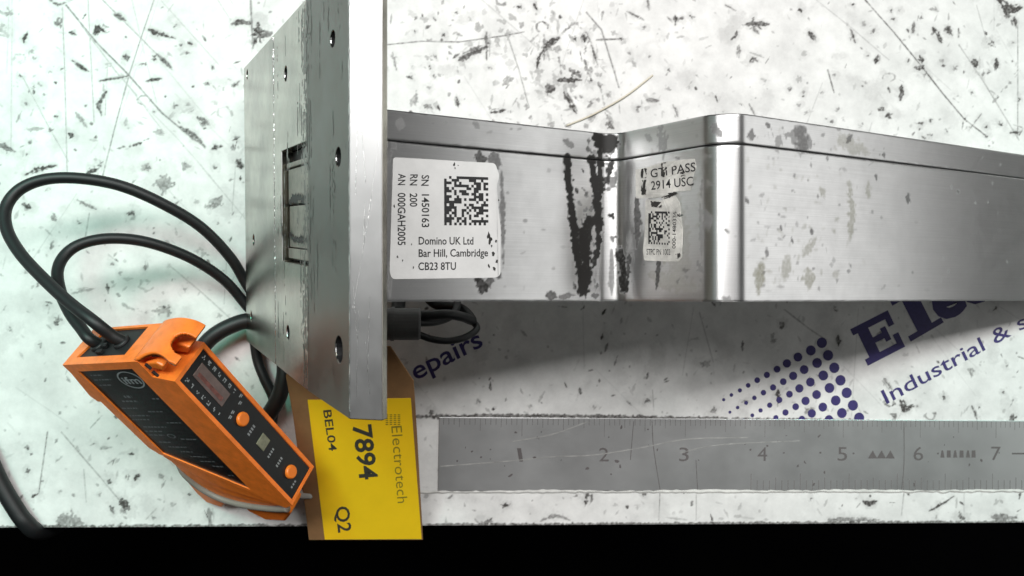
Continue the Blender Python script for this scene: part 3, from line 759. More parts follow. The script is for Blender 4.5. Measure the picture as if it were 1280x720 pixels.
# inside the slot: two recessed shutters, a crossbar and a red edge
sl = mk('slot_insert', *box((EX, EV, EN), PB[0], (su0 + .2, sv0 + .2, -3.45), (su1 - .2, sv1 - .2, -2.6)), M['black'], head)
hgt = sv1 - sv0
for a_, b_, dp in ((0.03, 0.12, -1.2), (0.13, 0.50, -1.5), (0.52, 0.83, -1.3), (0.84, 0.885, -0.9)):
    bevel(mk('shutter', *box((EX, EV, EN), PB[0], (su0 + 1.4, sv0 + hgt * a_, -2.6), (su1 - 1.2, sv0 + hgt * b_, dp)), M['insert'], sl), 0.25)
mk('red_edge', *box((EX, EV, EN), PB[0], (su1 - 0.55, sv0 + .6, -2.6), (su1 - 0.15, sv1 - 4, -0.9)), M['red'], sl)
smk = [([(su0 + 2.5, sv0 + hgt * .535), (su0 + 5, sv0 + hgt * .56), (su1 - 2.5, sv0 + hgt * .55)], 1.9, .9, {}),
       ([(su0 + 2.0, sv0 + hgt * .22), (su0 + 4, sv0 + hgt * .25), (su0 + 7, sv0 + hgt * .20), (su1 - 3, sv0 + hgt * .21)], 1.7, .9, {})]
film('grime', lambda x, y: PB[0] + EX * x + EV * y + EN * -1.22, None, None, None, su1, LEN, 0.25, smk, M['black'], sl)
# ragged bright burr along the seam and along the edge where face meets broad edge
def burr(u, base, amp, n=150, tall=1.0):
    v, f = [], []
    for i in range(n + 1):
        vv = LEN * (0.005 + 0.99 * i / n); w0 = amp * (0.3 + 1.2 * rng.random() ** 2)
        c = PB[0] + EX * u + EV * vv + EN * base
        v += [c - EX * w0 + EN * .02, c + EN * (0.05 + tall * amp * (.3 + .9 * rng.random() ** 2)), c + EX * w0 * .7 + EN * .02]
        if i: b = 3 * i; f += [[b - 3, b, b + 1, b - 2], [b - 2, b + 1, b + 2, b - 1]]
    return v, f
mk('seam', *burr(us, -0.10, 0.20, 170, 0.75), M['bright'], head)
mk('burred_edge', *burr(prof[2][0] - 0.12, prof[2][1] - 0.05, 0.42, 90, 0.10), M['bright'], head)

sv_, sf_ = [], []
STN = np.cross(EV, PB[3] - PB[2]); STN /= np.linalg.norm(STN); STN = STN if STN[2] > 0 else -STN
STX = (PB[3] - PB[2]) / np.linalg.norm(PB[3] - PB[2])
for k in range(16):
    x = rng.uniform(.3, 4.2); y = rng.uniform(2, LEN - 8); l = rng.uniform(2, 15); sl0 = rng.choice([0.18, 0.22, -0.08, 0.03, 0.3]); hw = rng.uniform(.015, .05)
    x1 = min(max(x + sl0 * l, 0.2), 5.2); b = len(sv_)
    A_, B_ = PB[2] + STX * x + EV * y + STN * .02, PB[2] + STX * x1 + EV * (y + l) + STN * .02
    sv_ += [A_ - STX * hw, A_ + STX * hw, B_ + STX * hw * .4, B_ - STX * hw * .4]; sf_.append([b, b + 1, b + 2, b + 3])
tag(mk('scratch', sv_, sf_, M['bright'], head), kind='stuff')

# --- arm
AP = [np.array(p) for p in ((-34.15, -4.8, 69.25), (22.5, -2.75, 43.9), (41.7, -4.7, 74.9), (149.65, -0.3, 22.65))]
ps2, ti2 = math.radians(1.016), math.radians(0.488)
AE = np.array([-math.sin(ps2) * math.cos(ti2), math.cos(ps2) * math.cos(ti2), math.sin(ti2)])
AXX = np.array([1, 0, 0]) - AE * AE[0]; AXX /= np.linalg.norm(AXX); AZ = np.cross(AXX, AE)
O = AP[0]
pr = [np.array([(p - O) @ AXX, (p - O) @ AZ]) for p in AP]
d1 = (pr[1] - pr[0]) / np.linalg.norm(pr[1] - pr[0]); d3 = (pr[3] - pr[2]) / np.linalg.norm(pr[3] - pr[2])
pr[0] = pr[0] - d1 * 13.8                       # on to the back of the plate
pr[3] = pr[3] + d3 * 30                         # on to its far end, which rests on the worktop
R_ = [0, 5.5, 8.0, 0]
curve = []
for i in range(4):
    if i in (0, 3): curve.append(pr[i]); continue
    a = pr[i - 1] - pr[i]; b = pr[i + 1] - pr[i]; a /= np.linalg.norm(a); b /= np.linalg.norm(b)
    half = math.acos(np.clip(a @ b, -1, 1)) / 2; tl = R_[i] / math.tan(half)
    cen = pr[i] + (a + b) / np.linalg.norm(a + b) * R_[i] / math.sin(half)
    t0, t1 = pr[i] + a * tl - cen, pr[i] + b * tl - cen
    a0, a1 = math.atan2(t0[1], t0[0]), math.atan2(t1[1], t1[0])
    dlt = (a1 - a0 + math.pi) % (2 * math.pi) - math.pi
    for k in range(25): t = a0 + dlt * k / 24; curve.append(cen + R_[i] * np.array([math.cos(t), math.sin(t)]))
curve = np.array(curve)
sl_ = np.concatenate([[0], np.cumsum(np.linalg.norm(np.diff(curve, axis=0), axis=1))])
STOT = sl_[-1]
def on_arm(s, wv, lift=0.0):
    s = np.clip(np.asarray(s, float), 0, STOT); wv = np.asarray(wv, float)
    p = np.interp(s, sl_, curve[:, 0]); q = np.interp(s, sl_, curve[:, 1])
    h = 0.4
    tx = np.interp(s + h, sl_, curve[:, 0]) - np.interp(s - h, sl_, curve[:, 0]); tz = np.interp(s + h, sl_, curve[:, 1]) - np.interp(s - h, sl_, curve[:, 1])
    l = np.hypot(tx, tz) + 1e-9
    p = p - tz / l * lift; q = q + tx / l * lift
    return O + np.multiply.outer(p, AXX) + np.multiply.outer(q, AZ) + np.multiply.outer(wv, AE)
WID, WG = 43.0, 36.1
_ss, _ww = np.meshgrid(np.arange(0, STOT, 0.25), np.arange(-1, WID + 1, 0.5))
_pp = proj(on_arm(_ss.ravel(), _ww.ravel())); _ss = _ss.ravel(); _ww = _ww.ravel()
def sw(px, py):
    i = int(np.argmin((_pp[:, 0] - px) ** 2 + (_pp[:, 1] - py) ** 2))
    return (_ss[i], _ww[i])
pa = Paint(0, STOT, 0, WID, 0.28, rng); po = Paint(0, STOT, 0, WID, 0.28, rng)
pa.gw = (1.0, 0.25)
ag = lambda P, wd, al, rag=1.0, **k: pa.stroke([sw(*p) for p in P], wd * 0.205, al, rag=rag, **k)
og = lambda P, wd, al, rag=1.0, **k: po.stroke([sw(*p) for p in P], wd * 0.205, al * 0.65, rag=rag, soft=0.8, **k)
ag([(709, 197), (711, 230), (716, 270), (721, 315), (727, 362)], 11.2, .98, .75, taper=False)
ag([(714, 250), (718, 300), (724, 340)], 8.0, .9, 1.0)
ag([(735, 278), (731, 300), (733, 330), (729, 362)], 19.2, .95, 1.2, taper=False)
ag([(724, 290), (727, 340)], 14.4, .9, 1.3)
ag([(747, 180), (768, 172)], 16.8, .98, .7); ag([(742, 172), (752, 168)], 11.2, .95, 1.0); ag([(757, 185), (765, 178)], 16.0, .95)
ag([(740, 200), (742, 225), (745, 250)], 12.0, .96, .9, taper=False); ag([(750, 192), (749, 235), (747, 255)], 10.4, .95, 1.0, taper=False)
ag([(747, 262), (748, 285), (746, 320)], 11.2, .96, .9, taper=False); ag([(744, 320), (741, 335)], 8.8, .9)
ag([(757, 193), (764, 200), (760, 225)], 6.4, .9, 1.2); ag([(764, 205), (767, 198)], 5.6, .8); ag([(765, 190), (768, 186)], 5.6, .8)
ag([(764, 270)], 6.4, .95); ag([(775, 316), (779, 340), (782, 360)], 13, .9, 1.2, taper=False); ag([(786, 320), (784, 350)], 8, .8, 1.3)
ag([(764, 312), (765, 340), (764, 368)], 6, .55, .3); ag([(797, 250), (798, 280), (796, 310)], 9, .7, 1.0); ag([(823, 326), (822, 345), (820, 362)], 7, .75)
ag([(826, 160), (824, 190)], 11, .35, 1.2); ag([(832, 165), (829, 200)], 8, .35, 1.2); ag([(708, 178), (713, 183)], 8, .5); ag([(735, 186), (738, 190)], 5, .7)
ag([(1000, 165), (1002, 178)], 22, .62, 1.3, soft=1.2); ag([(985, 170), (1018, 182)], 14, .4, 1.4); ag([(940, 162), (938, 175)], 10, .55, 1.2); ag([(960, 157)], 7, .6); ag([(975, 170), (972, 186)], 10, .35, 1.3)
ag([(1064, 170), (1058, 178)], 6, .6); ag([(1104, 188), (1106, 198)], 9, .6, 1.3); ag([(893, 157), (897, 165)], 9, .5, 1.3); ag([(808, 170), (815, 175)], 8, .3)
ag([(600, 192), (601, 204)], 12, .75, 1.0); ag([(618, 196), (619, 204)], 12, .6, 1.1); ag([(627, 215), (629, 335)], 5, .55, 1.2); ag([(600, 350), (603, 360)], 12, .85, 1.1); ag([(612, 350), (608, 356)], 9, .7)
ag([(620, 340), (623, 346)], 8, .7); ag([(490, 180), (494, 184)], 6, .5); ag([(592, 155), (598, 160)], 6, .4); ag([(502, 150), (500, 160)], 9, .3)
ag([(486, 176), (486, 205)], 5, .6); ag([(487, 330), (487, 372)], 4, .5); ag([(685, 370), (695, 372)], 9, .7); ag([(740, 370), (748, 369)], 6, .7); ag([(700, 372), (720, 370)], 5, .6)
ag([(878, 225), (876, 262), (877, 300), (878, 330)], 4, .35, 1.3); ag([(884, 262), (886, 285)], 12, .4, 1.4); ag([(872, 325), (878, 338)], 8, .4, 1.4); ag([(905, 372), (918, 380)], 7, .5)
for x, y, w__, a__ in ((933, 250, 7, .6), (1135, 247, 7, .7), (1197, 237, 6, .7), (1014, 289, 5, .6), (990, 300, 5, .6), (976, 283, 5, .5), (1094, 220, 6, .6), (958, 314, 6, .5), (908, 288, 4, .6)):
    ag([(x, y), (x + 1, y + 3)], w__, a__)
for k in range(130):
    x, y = rng.normal(985, 45), rng.uniform(158, 360)
    if 935 < x < 1110: (og if k % 2 else ag)([(x, y), (x + rng.normal(0, 3), y + rng.uniform(0, 6))], rng.uniform(1.2, 3.6), rng.uniform(.15, .42), 1.4)
for k in range(60):
    x, y = rng.uniform(800, 890), rng.uniform(190, 375); (og if k % 3 else ag)([(x, y), (x + rng.normal(0, 4), y + rng.normal(0, 5))], rng.uniform(1.5, 5), rng.uniform(.15, .45), 1.4)
for k in range(90):
    x, y = rng.uniform(490, 1270), rng.uniform(150, 370); ag([(x, y), (x + rng.normal(0, 5), y + rng.normal(0, 1))], rng.uniform(1.5, 3.5), rng.uniform(.1, .4), 1.2)
for k in range(70):
    x, y = (rng.normal(732, 12), rng.uniform(185, 368)) if k % 3 else (rng.normal(757, 8), rng.uniform(165, 240))
    ag([(x, y), (x + rng.normal(0, 1.5), y + rng.normal(0, 4))], rng.uniform(2, 6), rng.uniform(.4, .95), 1.5)
og([(950, 335), (948, 365)], 16, .75, 1.1); og([(985, 325), (980, 350)], 12, .45, 1.4); og([(1010, 340), (1012, 362)], 14, .6, 1.3); og([(1020, 300), (1005, 320)], 10, .45, 1.4)
og([(1060, 232), (1066, 262), (1062, 300)], 9, .55, 1.5); og([(1026, 235), (1030, 245)], 9, .5, 1.4); og([(1085, 230), (1086, 245)], 8, .55, 1.4); og([(1050, 175), (1085, 190)], 16, .4, 1.5)
og([(840, 240), (850, 330), (845, 365)], 30, .30, 1.0); og([(815, 345), (870, 360)], 18, .35, 1.2); og([(1045, 345)], 10, .35)

TA = 8.5
def arm_piece(name, w0, w1):
    xs = pa.x[pa.x <= STOT]; xs = np.append(xs, STOT); ys = pa.y[(pa.y > w0 + .05) & (pa.y < w1 - .05)]; ys = np.concatenate([[w0], ys, [w1]])
    xi = np.clip(np.searchsorted(pa.x, xs), 0, len(pa.x) - 1); yi = np.clip(np.searchsorted(pa.y, ys), 0, len(pa.y) - 1)
    wear, olive = pa.a[np.ix_(yi, xi)], po.a[np.ix_(yi, xi)]
    # body below the skin
    off = []
    dirs = [(pr[i + 1] - pr[i]) / np.linalg.norm(pr[i + 1] - pr[i]) for i in range(3)]
    nrm = [np.array([-d[1], d[0]]) for d in dirs]
    off.append(pr[0] - nrm[0] * TA)
    for i in (1, 2):
        b = nrm[i - 1] + nrm[i]; b /= np.linalg.norm(b); off.append(pr[i] - b * TA / (b @ nrm[i]))
    off.append(pr[3] - nrm[2] * TA)
    top = [c - np.array([0, .004]) for c in curve]; nT = len(top); ring = top + off[::-1]; n = len(ring)
    ev = [O + AXX * p[0] + AZ * p[1] + AE * wv for wv in (w0, w1) for p in ring]
    ef = [list(range(n)), list(range(n, 2 * n))[::-1]] + [[i, n + i, n + (i + 1) % n, (i + 1) % n] for i in range(nT - 1, n)]
    nz = 0.10 * vnoise((len(ys), len(xs)), 6, rng).ravel()
    def fn(x, y):
        P = on_arm(x, y)
        d = np.minimum(np.abs(y - w0), np.abs(y - w1))
        return P - np.multiply.outer(np.clip(0.14 - d, 0, 1) * 0.8 + (d < .25) * nz * .6, AZ)      # eased, slightly nicked edges
    o = grid_object(name, xs, ys, fn, wear, olive, M['arm'], head, extra=(ev, ef))
    return o
arm_piece('arm_cover', 0.0, WG - 0.17)
arm_piece('arm_rail', WG + 0.17, WID)
sec2 = [p for p in curve[:]]
mkp = [(c[0] + 0.0, c[1] - 1.3) for c in curve] 
bot = [(c[0], c[1] - 3.2) for c in curve[::-1]]
mk('arm_groove', *prism(mkp + bot, AXX, AZ, AE, O, WG - 0.25, WG + 0.25), M['black'], head)

# planes of the arm's flats for stickers
s1, s2 = sw(560, 270)[0], sw(835, 290)[0]
SEG1 = Plane(on_arm(s1, 10.), np.cross(on_arm(s1 + 1, 10.) - on_arm(s1 - 1, 10.), AE))
SEG2 = Plane(on_arm(s2, 10.), np.cross(on_arm(s2 + 1, 10.) - on_arm(s2 - 1, 10.), AE))
e1 = cc(490, 190, 4.5)
stk = mk('serial_sticker', *quad(SEG1, [(491.5, 196.5), (619, 204), (624.5, 220), (621, 232), (623, 262), (626, 285), (625.5, 344), (620, 347), (490, 349), (487, 340)], 0.10, 0.14, 0.8), M['paper'], head)
tag(stk, 'large white serial sticker with printed lines and a square code', None)
T1 = 0.13
for s_, a_, b_, h_ in (('AN', (37, 122), (33, 186), 43), ('RN', (104, 126), (100, 188), 43), ('SN', (168, 130), (165, 190), 43),
                       ('000GAH2005', (33, 230), (33, 525), 45), ('200', (101, 232), (101, 308), 43), ('1450163', (168, 238), (168, 424), 43)):
    mk('printed_line', *lettering(s_, SEG1, e1(*a_), e1(*b_), e1(a_[0] + h_, a_[1]), T1, 0.014), M['print'], stk)
for s_, a_, b_ in (('Domino UK Ltd', (150, 520), (458, 520)), ('Bar Hill, Cambridge', (150, 590), (540, 586)), ('CB23 8TU', (148, 664), (360, 662))):
    mk('printed_line', *lettering(s_, SEG1, e1(*a_), e1(*b_), e1(a_[0], a_[1] - 45), T1, 0.014), M['print'], stk)
def code(surf, c0, cx, cy, n, off):
    A, X, Y = surf.hit(*c0, off), surf.hit(*cx, off), surf.hit(*cy, off); ex, ey = (X - A) / n, (Y - A) / n; v, f = [], []
    r = np.random.default_rng(11 + n); g = r.random((n, n)) < 0.5
    g[:, 0] = True; g[0, :] = [k > 4 or k == 2 for k in range(n)]; g[n - 1, :] = [k % 2 == 0 for k in range(n)]; g[:, n - 1] = [k % 2 == 0 for k in range(n)]
    for j in range(n):
        i = 0
        while i < n:
            if g[j, i]:
                k = i
                while k < n and g[j, k]: k += 1
                b = len(v); v += [A + ex * i + ey * j, A + ex * k + ey * j, A + ex * k + ey * (j + 1), A + ex * i + ey * (j + 1)]; f.append([b, b + 1, b + 2, b + 3]); i = k
            else: i += 1
    return v, f
mk('square_code', *code(SEG1, e1(293, 134), e1(541, 142), e1(294, 412), 18, T1), M['print'], stk)
SP = lambda pts: pts
dirt = []
for x, y, w__ in ((350, 70, 12), (372, 75, 5), (545, 470, 22), (552, 495, 24), (570, 570, 16), (545, 640, 14), (590, 615, 14), (575, 655, 16), (30, 590, 10), (110, 520, 7), (120, 650, 7), (12, 305, 9), (465, 585, 6), (600, 270, 7), (355, 90, 6), (60, 610, 7), (585, 500, 10), (560, 530, 10)):
    c = SEG1.hit(*e1(x, y), T1 + .02); n_ = 11; rr_ = w__ / 4.5 * 0.19 * rng.uniform(.45, 1.2, n_)
    e0_ = SEG1.hit(*e1(x + 10, y), T1 + .02) - c; e0_ /= np.linalg.norm(e0_); e1_ = np.cross(SEG1.n, e0_)
    dirt.append(([c + e0_ * rr_[i] * .6 * math.cos(6.283 * i / n_) + e1_ * rr_[i] * math.sin(6.283 * i / n_) for i in range(n_)], [list(range(n_))]))
do = mk('grime', *merge(dirt), M['screw'], stk); do['kind'] = 'stuff'

e2 = cc(790, 180, 4.5)
ag_pts = [(20, 145), (95, 128), (180, 100), (350, 82), (362, 130), (345, 175), (330, 262), (245, 268), (205, 285), (165, 300), (95, 305), (22, 305)]
up_s = mk('torn_sticker', *quad(SEG2, [e2(*p) for p in ag_pts], 0.08, 0.10, 0.25, 3, rng, 0.03), M['oldpaper'], head)
tag(up_s, 'torn grey sticker with two lines of worn lettering', None)
for s_, a_, b_ in (('GTI PASS', (105, 190), (358, 152)), ('2914 USC', (108, 258), (345, 232))):
    mk('printed_line', *lettering(s_, SEG2, e2(*a_), e2(*b_), e2(a_[0] - 2, a_[1] - 50), 0.11, 0.008), M['print'], up_s)
bl = []
for p in ([(52, 140), (82, 138), (80, 190), (50, 192)], [(54, 205), (80, 200), (80, 285), (52, 285)], [(165, 110), (190, 102), (184, 185), (168, 188)], [(270, 160), (292, 150), (300, 180), (276, 185)]):
    bl.append(quad(SEG2, [e2(*q) for q in p], 0.115, 0, 0, 3, rng, 0.09))
bo = mk('grime', *merge(bl), M['dark_metal'], up_s); bo['kind'] = 'stuff'
lo_s = mk('code_sticker', *quad(SEG2, [e2(*p) for p in ((76, 312), (170, 318), (175, 300), (245, 292), (268, 330), (275, 400), (285, 480), (280, 640), (262, 662), (70, 655), (60, 600), (72, 480))], 0.08, 0.10, 0.3, 3, rng, 0.03), M['oldpaper'], head)
tag(lo_s, 'small worn white sticker with a square code', None)
mk('square_code', *code(SEG2, e2(92, 378), e2(212, 380), e2(92, 562), 16, 0.11), M['print'], lo_s)
mk('printed_line', *lettering('000-1480336', SEG2, e2(245, 588), e2(250, 380), e2(224, 588), 0.11, 0.01), M['print'], lo_s)
mk('printed_line', *lettering('STPC PN 1002', SEG2, e2(82, 622), e2(215, 624), e2(82, 588), 0.11, 0.006), M['print'], lo_s)
bl = [quad(SEG2, [e2(*q) for q in p], 0.115, 0, 0, 3, rng, 0.07) for p in ([(165, 300), (195, 280), (245, 268), (255, 280), (215, 300), (180, 310)], [(245, 620), (268, 612), (275, 632), (252, 652)], [(105, 320), (165, 325), (168, 360), (110, 355)], [(248, 398), (270, 392), (285, 400), (262, 412)])]
bo = mk('grime', *merge(bl), M['screw'], lo_s); bo['kind'] = 'stuff'

# bracket behind the plate that carries the arm, hidden from above, and the cable gland under the arm
bk = PB[0] + EX * 62 + EV * 26 - EN * TK
bevel(mk('arm_bracket', *box((EX, EV, -EN), bk, (0, 0, 0.02), (11, 26, 9)), M['plate_side'], head), 0.8)
gz = 30.0
g0, g1 = at(455, 405, gz), at(526, 405, gz)
gd = (g1 - g0) / np.linalg.norm(g1 - g0); gs = np.array([0, 1., 0]); gu = np.cross(gd, gs)
g0 = g0 - gd * 14
gl = np.linalg.norm(g1 - g0)
bevel(mk('cable_gland', *disc(g0, gs, gu, gd, 4.3, 0, gl, 28), M['rubber'], head, smooth=False), 0.6)
for k in range(3):
    mk('gland_ring', *disc(g0, gs, gu, gd, 4.55, gl - 14 + k * 3, gl - 13 + k * 3, 28), M['rubber'], head)

# ------------------------------------------------------------------ orange sensor amplifier
DN = np.array([-86.7, -19.15, 61.19])
da, db, dc = np.array([.4672, -.6968, -.5445]), np.array([-.8040, -.0786, -.5892]), np.array([.3678, .7131, -.5969])
da /= np.linalg.norm(da); db -= da * (da @ db); db /= np.linalg.norm(db); dc = np.cross(da, db) * np.sign(np.cross(da, db) @ dc)
D = lambda a, b, c: DN + da * a + db * b + dc * c
dev = empty('sensor_amplifier', D(57, 30, 6))
tag(dev, 'orange plastic sensor amplifier with black labels and two buttons', 'sensor')
TC = 12.4
bpoly = [(0, 6.2), (5.5, 6.2), (7.2, 0), (57.2, 0), (58.8, 3.6), (36.2, 33.6), (33.5, 35.2), (0, 35.2)]
body = mk('housing', *prism(bpoly, da, db, dc, DN, 0, TC), M['orange'], dev)
rec = [mk('cutter', *prism([(2.4, 10.6), (51.0, 10.6), (36.0, 31.7), (2.6, 31.7)], da, db, dc, DN, -1, 0.45), M['orange']),
       mk('cutter', *prism([(8.2, 1.1), (56.4, 1.1), (56.4, 11.3), (8.2, 11.3)], da, dc, db, DN, -1, 0.4), M['orange']),
       mk('cutter', *prism([(13.2, 2.4), (32.0, 2.4), (29.5, 11.6), (12.8, 11.6)], db, dc, da, DN, -1, 1.0), M['orange'])]
cut(body, rec)
bevel(body, 0.5, 3, 30)
# side label in its recess
sl = mk('side_label', *prism([(2.5, 10.7), (50.8, 10.7), (35.9, 31.6), (2.7, 31.6)], da, db, dc, DN, 0.32, 0.44), M['panel'], dev)
SIDE = Plane(D(20, 20, 0.32), dc)
def on_side(poly, c=0.30): return [D(a, b, c) for a, b in poly]
ring = []
for k in range(32):
    for r_ in (1.0, 0.88):
        t = 2 * math.pi * k / 32; ring.append(D(6.6 + 3.1 * r_ * math.cos(t), 15.6 + 4.3 * r_ * math.sin(t), 0.29))
mk('logo_ring', ring, [[2 * k, 2 * k + 1, (2 * k + 3) % 64, (2 * k + 2) % 64] for k in range(32)], M['pale'], sl)
gv, gf = glyphs('ifm', 0.02)
gx0, gx1 = gv[:, 0].min(), gv[:, 0].max()
# letters run from the far edge of the label towards the buttons
mk('logo_text', [D(8.0 - (y) * 3.6, 18.6 - (x - gx0) / (gx1 - gx0) * 6.0, 0.29) for x, y in gv], gf, M['pale'], sl)
ln = []
def dash_row(a, b0, b1, h, lo_, hi_):
    b = b0
    while b > b1:
        l = rng.uniform(lo_, hi_); ln.append((on_side([(a, b), (a, max(b - l, b1)), (a + h, max(b - l, b1)), (a + h, b)], 0.29), [[0, 1, 2, 3]])); b -= l + rng.uniform(.25, .6)
for a, b0, b1, h in ((12.3, 24.5, 21.5, .9), (14.2, 27, 21, .55), (13.4, 14.6, 12, .5), (17, 30, 24, .4), (18.4, 21, 15, .4), (20, 30, 22, .4), (21.6, 30.5, 23.5, .4), (22.8, 18, 12.5, .4), (24.6, 29, 20, .4),
                       (26.4, 30, 23, .4), (28, 30, 24, .4), (29.5, 19, 13, .4), (31, 29, 24, .4), (33.0, 27, 20, .4), (35.0, 24, 19, .4), (37, 22, 16, .4), (39, 20, 14.5, .4), (41, 17, 13, .5), (4.3, 29, 24.5, .4), (6.0, 29.5, 23, .4), (8, 29.5, 25, .4), (45, 14.5, 12, .4)):
    dash_row(a, b0, b1, h, .5, 1.6)
mk('fine_print', *merge(ln), M['dim'], sl)
ovl = []
for k in range(20):
    for r_ in (1.0, 0.75):
        t = 2 * math.pi * k / 20; ovl.append(D(28.5 + .9 * r_ * math.cos(t), 21.5 + 1.5 * r_ * math.sin(t), 0.29))
mk('approval_mark', ovl, [[2 * k, 2 * k + 1, (2 * k + 3) % 40, (2 * k + 2) % 40] for k in range(20)], M['dim'], sl)
# control panel
cp = mk('control_panel', *prism([(8.3, 1.2), (56.3, 1.2), (56.3, 11.2), (8.3, 11.2)], da, dc, db, DN, 0.28, 0.39), M['panel'], dev)
dp = mk('display', *prism([(10.2, 4.4), (21.9, 4.4), (21.9, 8.5), (10.2, 8.5)], da, dc, db, DN, 0.05, 0.27), M['window'], dev); bevel(dp, 0.5, 3)
mk('display_glow', *prism([(11.2, 5.2), (20.8, 5.2), (20.8, 6.3), (11.2, 6.3)], da, dc, db, DN, 0.035, 0.045), simple('faded_red_segment', (0.16, 0.06, 0.05), 0.4, noise=.5, scale=700), dp)
for a in (28.9, 51.0):
    bt = mk('button', *disc(D(a, 0.27, 6.2), da, dc, -db, 1.95, 0, 0.95, 28, 1.75), M['orange_btn'], dev); bevel(bt, 0.3, 2)
lw = mk('led_window', *prism([(36.6, 4.5), (39.9, 4.5), (39.9, 8.0), (36.6, 8.0)], da, dc, db, DN, 0.0, 0.27), M['led'], dev); bevel(lw, 0.4, 3)
mt = []
def mark(a, c, la, lc): mt.append(([D(a + x * la, 0.26, c + y * lc) for x, y in ((-.5, -.5), (.5, -.5), (.5, .5), (-.5, .5))], [[0, 1, 2, 3]]))
for k in range(7):
    a = 9.9 + k * 2.1
    for c0_ in (9.9, 2.6):
        for gx in range(3):
            for gy in range(3):
                if rng.random() < .62: mark(a + (gx - 1) * .34, c0_ + (gy - 1) * .36, .30, .30)
for a, c in ((25.5, 4.2), (25.6, 8.8), (24.6, 10.3), (25.3, 5.6)): mark(a, c, .35, 1.0); mark(a + .45, c + .2, .28, .8)
for k in range(4): mark(33.2, 4.8 + k * .85, .9, .5); mark(42.3, 4.6 + k * .8, .7, .45); mark(46.2, 4.6 + k * .8, .8, .45)
for k in range(3): mark(54.2, 3.6 + k * .9, .6, .5)
mk('panel_print', *merge(mt), M['pale'], cp)
# cable entry in the end face
ent = mk('cable_entry', *prism([(13.3, 2.5), (31.9, 2.5), (29.4, 11.5), (12.9, 11.5)], db, dc, da, DN, 0.5, 0.98), M['black'], dev)
for b, c in ((27.6, 6.6), (19.0, 7.0)):
    bevel(mk('grommet', *disc(D(0.5, b, c), db, dc, -da, 2.3, 0, 0.9, 20, 2.0), M['black'], dev), 0.3)
for k in range(4):
    bevel(mk('entry_rib', *prism([(23.0 + k * .0, 3.2 + k * 2.0), (25.0, 3.2 + k * 2.0), (25.0, 4.4 + k * 2.0), (23.0, 4.4 + k * 2.0)], db, dc, da, DN, -0.6, 0.5), M['black'], dev), 0.2)
# hood over the front latch
hv, hf = [], []
HN = 62
prf = [(7.0, -0.1), (5.5, -0.5), (3.0, -0.8), (0.5, -0.8), (-2.0, -0.3), (-4.0, 0.7), (-5.2, 2.0)]
sp = spline([(b, a, 0) for b, a in prf], 9)[:, :2]
nr = len(sp)
for i, (b, a) in enumerate(sp):
    t = min(max((5.6 - b) / 9.6, 0), 1)
    c_lo = 0.15 + 1.3 * math.sin(math.pi * t) ** 0.8 if t < 1 else 0.15
    for j in range(HN + 1): hv.append(D(a, b, c_lo + (TC - 0.05 - c_lo) * j / HN))
for i in range(nr - 1):
    b = (sp[i][0] + sp[i + 1][0]) / 2
    for j in range(HN):
        c = TC * (j + .5) / HN
        if (c - 5.4) ** 2 / 9.5 + (b + 5.0) ** 2 / 13.0 < 1: continue
        hf.append([i * (HN + 1) + j, i * (HN + 1) + j + 1, (i + 1) * (HN + 1) + j + 1, (i + 1) * (HN + 1) + j])
hood = mk('latch_hood', hv, hf, M['orange'], dev, smooth=True)
so_ = hood.modifiers.new('thick', 'SOLIDIFY'); so_.thickness = 1.1 * K; so_.offset = 0
bevel(mk('latch_tongue', *prism([(1.4, 6.2), (3.6, 5.0), (4.6, 2.0), (3.0, 0.6), (1.6, 2.0)], da, db, dc, DN, 0.9, 3.0), M['orange'], dev), 0.5, 2)
bevel(mk('latch_tongue', *prism([(1.6, 6.2), (5.0, 5.0), (6.0, 1.0), (4.0, -1.8), (2.4, 1.0)], da, db, dc, DN, 7.6, 11.8), M['orange'], dev), 0.5, 2)
mk('latch_slot', *prism([(2.0, 6.15), (5.4, 6.15), (5.4, 5.9), (2.0, 5.9)], da, db, dc, DN, 3.4, 7.2), M['black'], dev)
for a_ in (1.6, 4.2): mk('latch_slot', *prism([(a_, 5.6), (a_ + 1.6, 5.2), (a_ + 1.6, 4.8), (a_, 5.2)], da, db, dc, DN, 0.25, 0.9), M['black'], dev)
# rail foot on the back
bevel(mk('rail_foot', *prism([(1.6, 35.0), (5.0, 39.4), (13.8, 41.4), (16.6, 40.4), (16.2, 35.0)], da, db, dc, DN, 1.6, 10.8), M['orange'], dev), 0.6, 3)
# stepped clip on the slanted end
nd = np.array([30.0, 22.6]); nd /= np.linalg.norm(nd)
def off_edge(d, t0, t1):
    p, q = np.array([36.2, 33.6]), np.array([58.8, 3.6]); r_ = q - p
    return [tuple(p + r_ * t0), tuple(p + r_ * t1), tuple(p + r_ * t1 + nd * d), tuple(p + r_ * t0 + nd * d)]
stc = np.array([(40.5, 35.2), (46.9, 35.9), (53.5, 34.2), (58.2, 30.2), (60.6, 24.5), (61.8, 17), (61.8, 10), (61.0, 5.0)])
edg = np.array([36.2, 33.6]) + np.linspace(0.0, 1, 8)[:, None] * np.array([22.6, -30.0])
for fr, c0_ in ((0.36, 0.35), (0.68, 1.0), (0.97, 1.7)):
    out_ = spline(np.c_[edg * (1 - fr) + stc * fr, np.zeros(8)], 4)[:, :2]
    bevel(mk('clip_step', *prism([tuple(q) for q in out_] + [(57.5, 3.6), (36.2, 32.6)], da, db, dc, DN, c0_, TC - c0_), M['orange'], dev), 0.6, 3)
bevel(mk('clip_lobe', *prism([(45.5, 36.0), (50.0, 30.0), (61.0, 29.5), (64.8, 34.5), (62.6, 39.6), (58.0, 39.9), (50.5, 38.4)], da, db, dc, DN, 1.9, 5.8), M['orange'], dev), 0.8, 3)
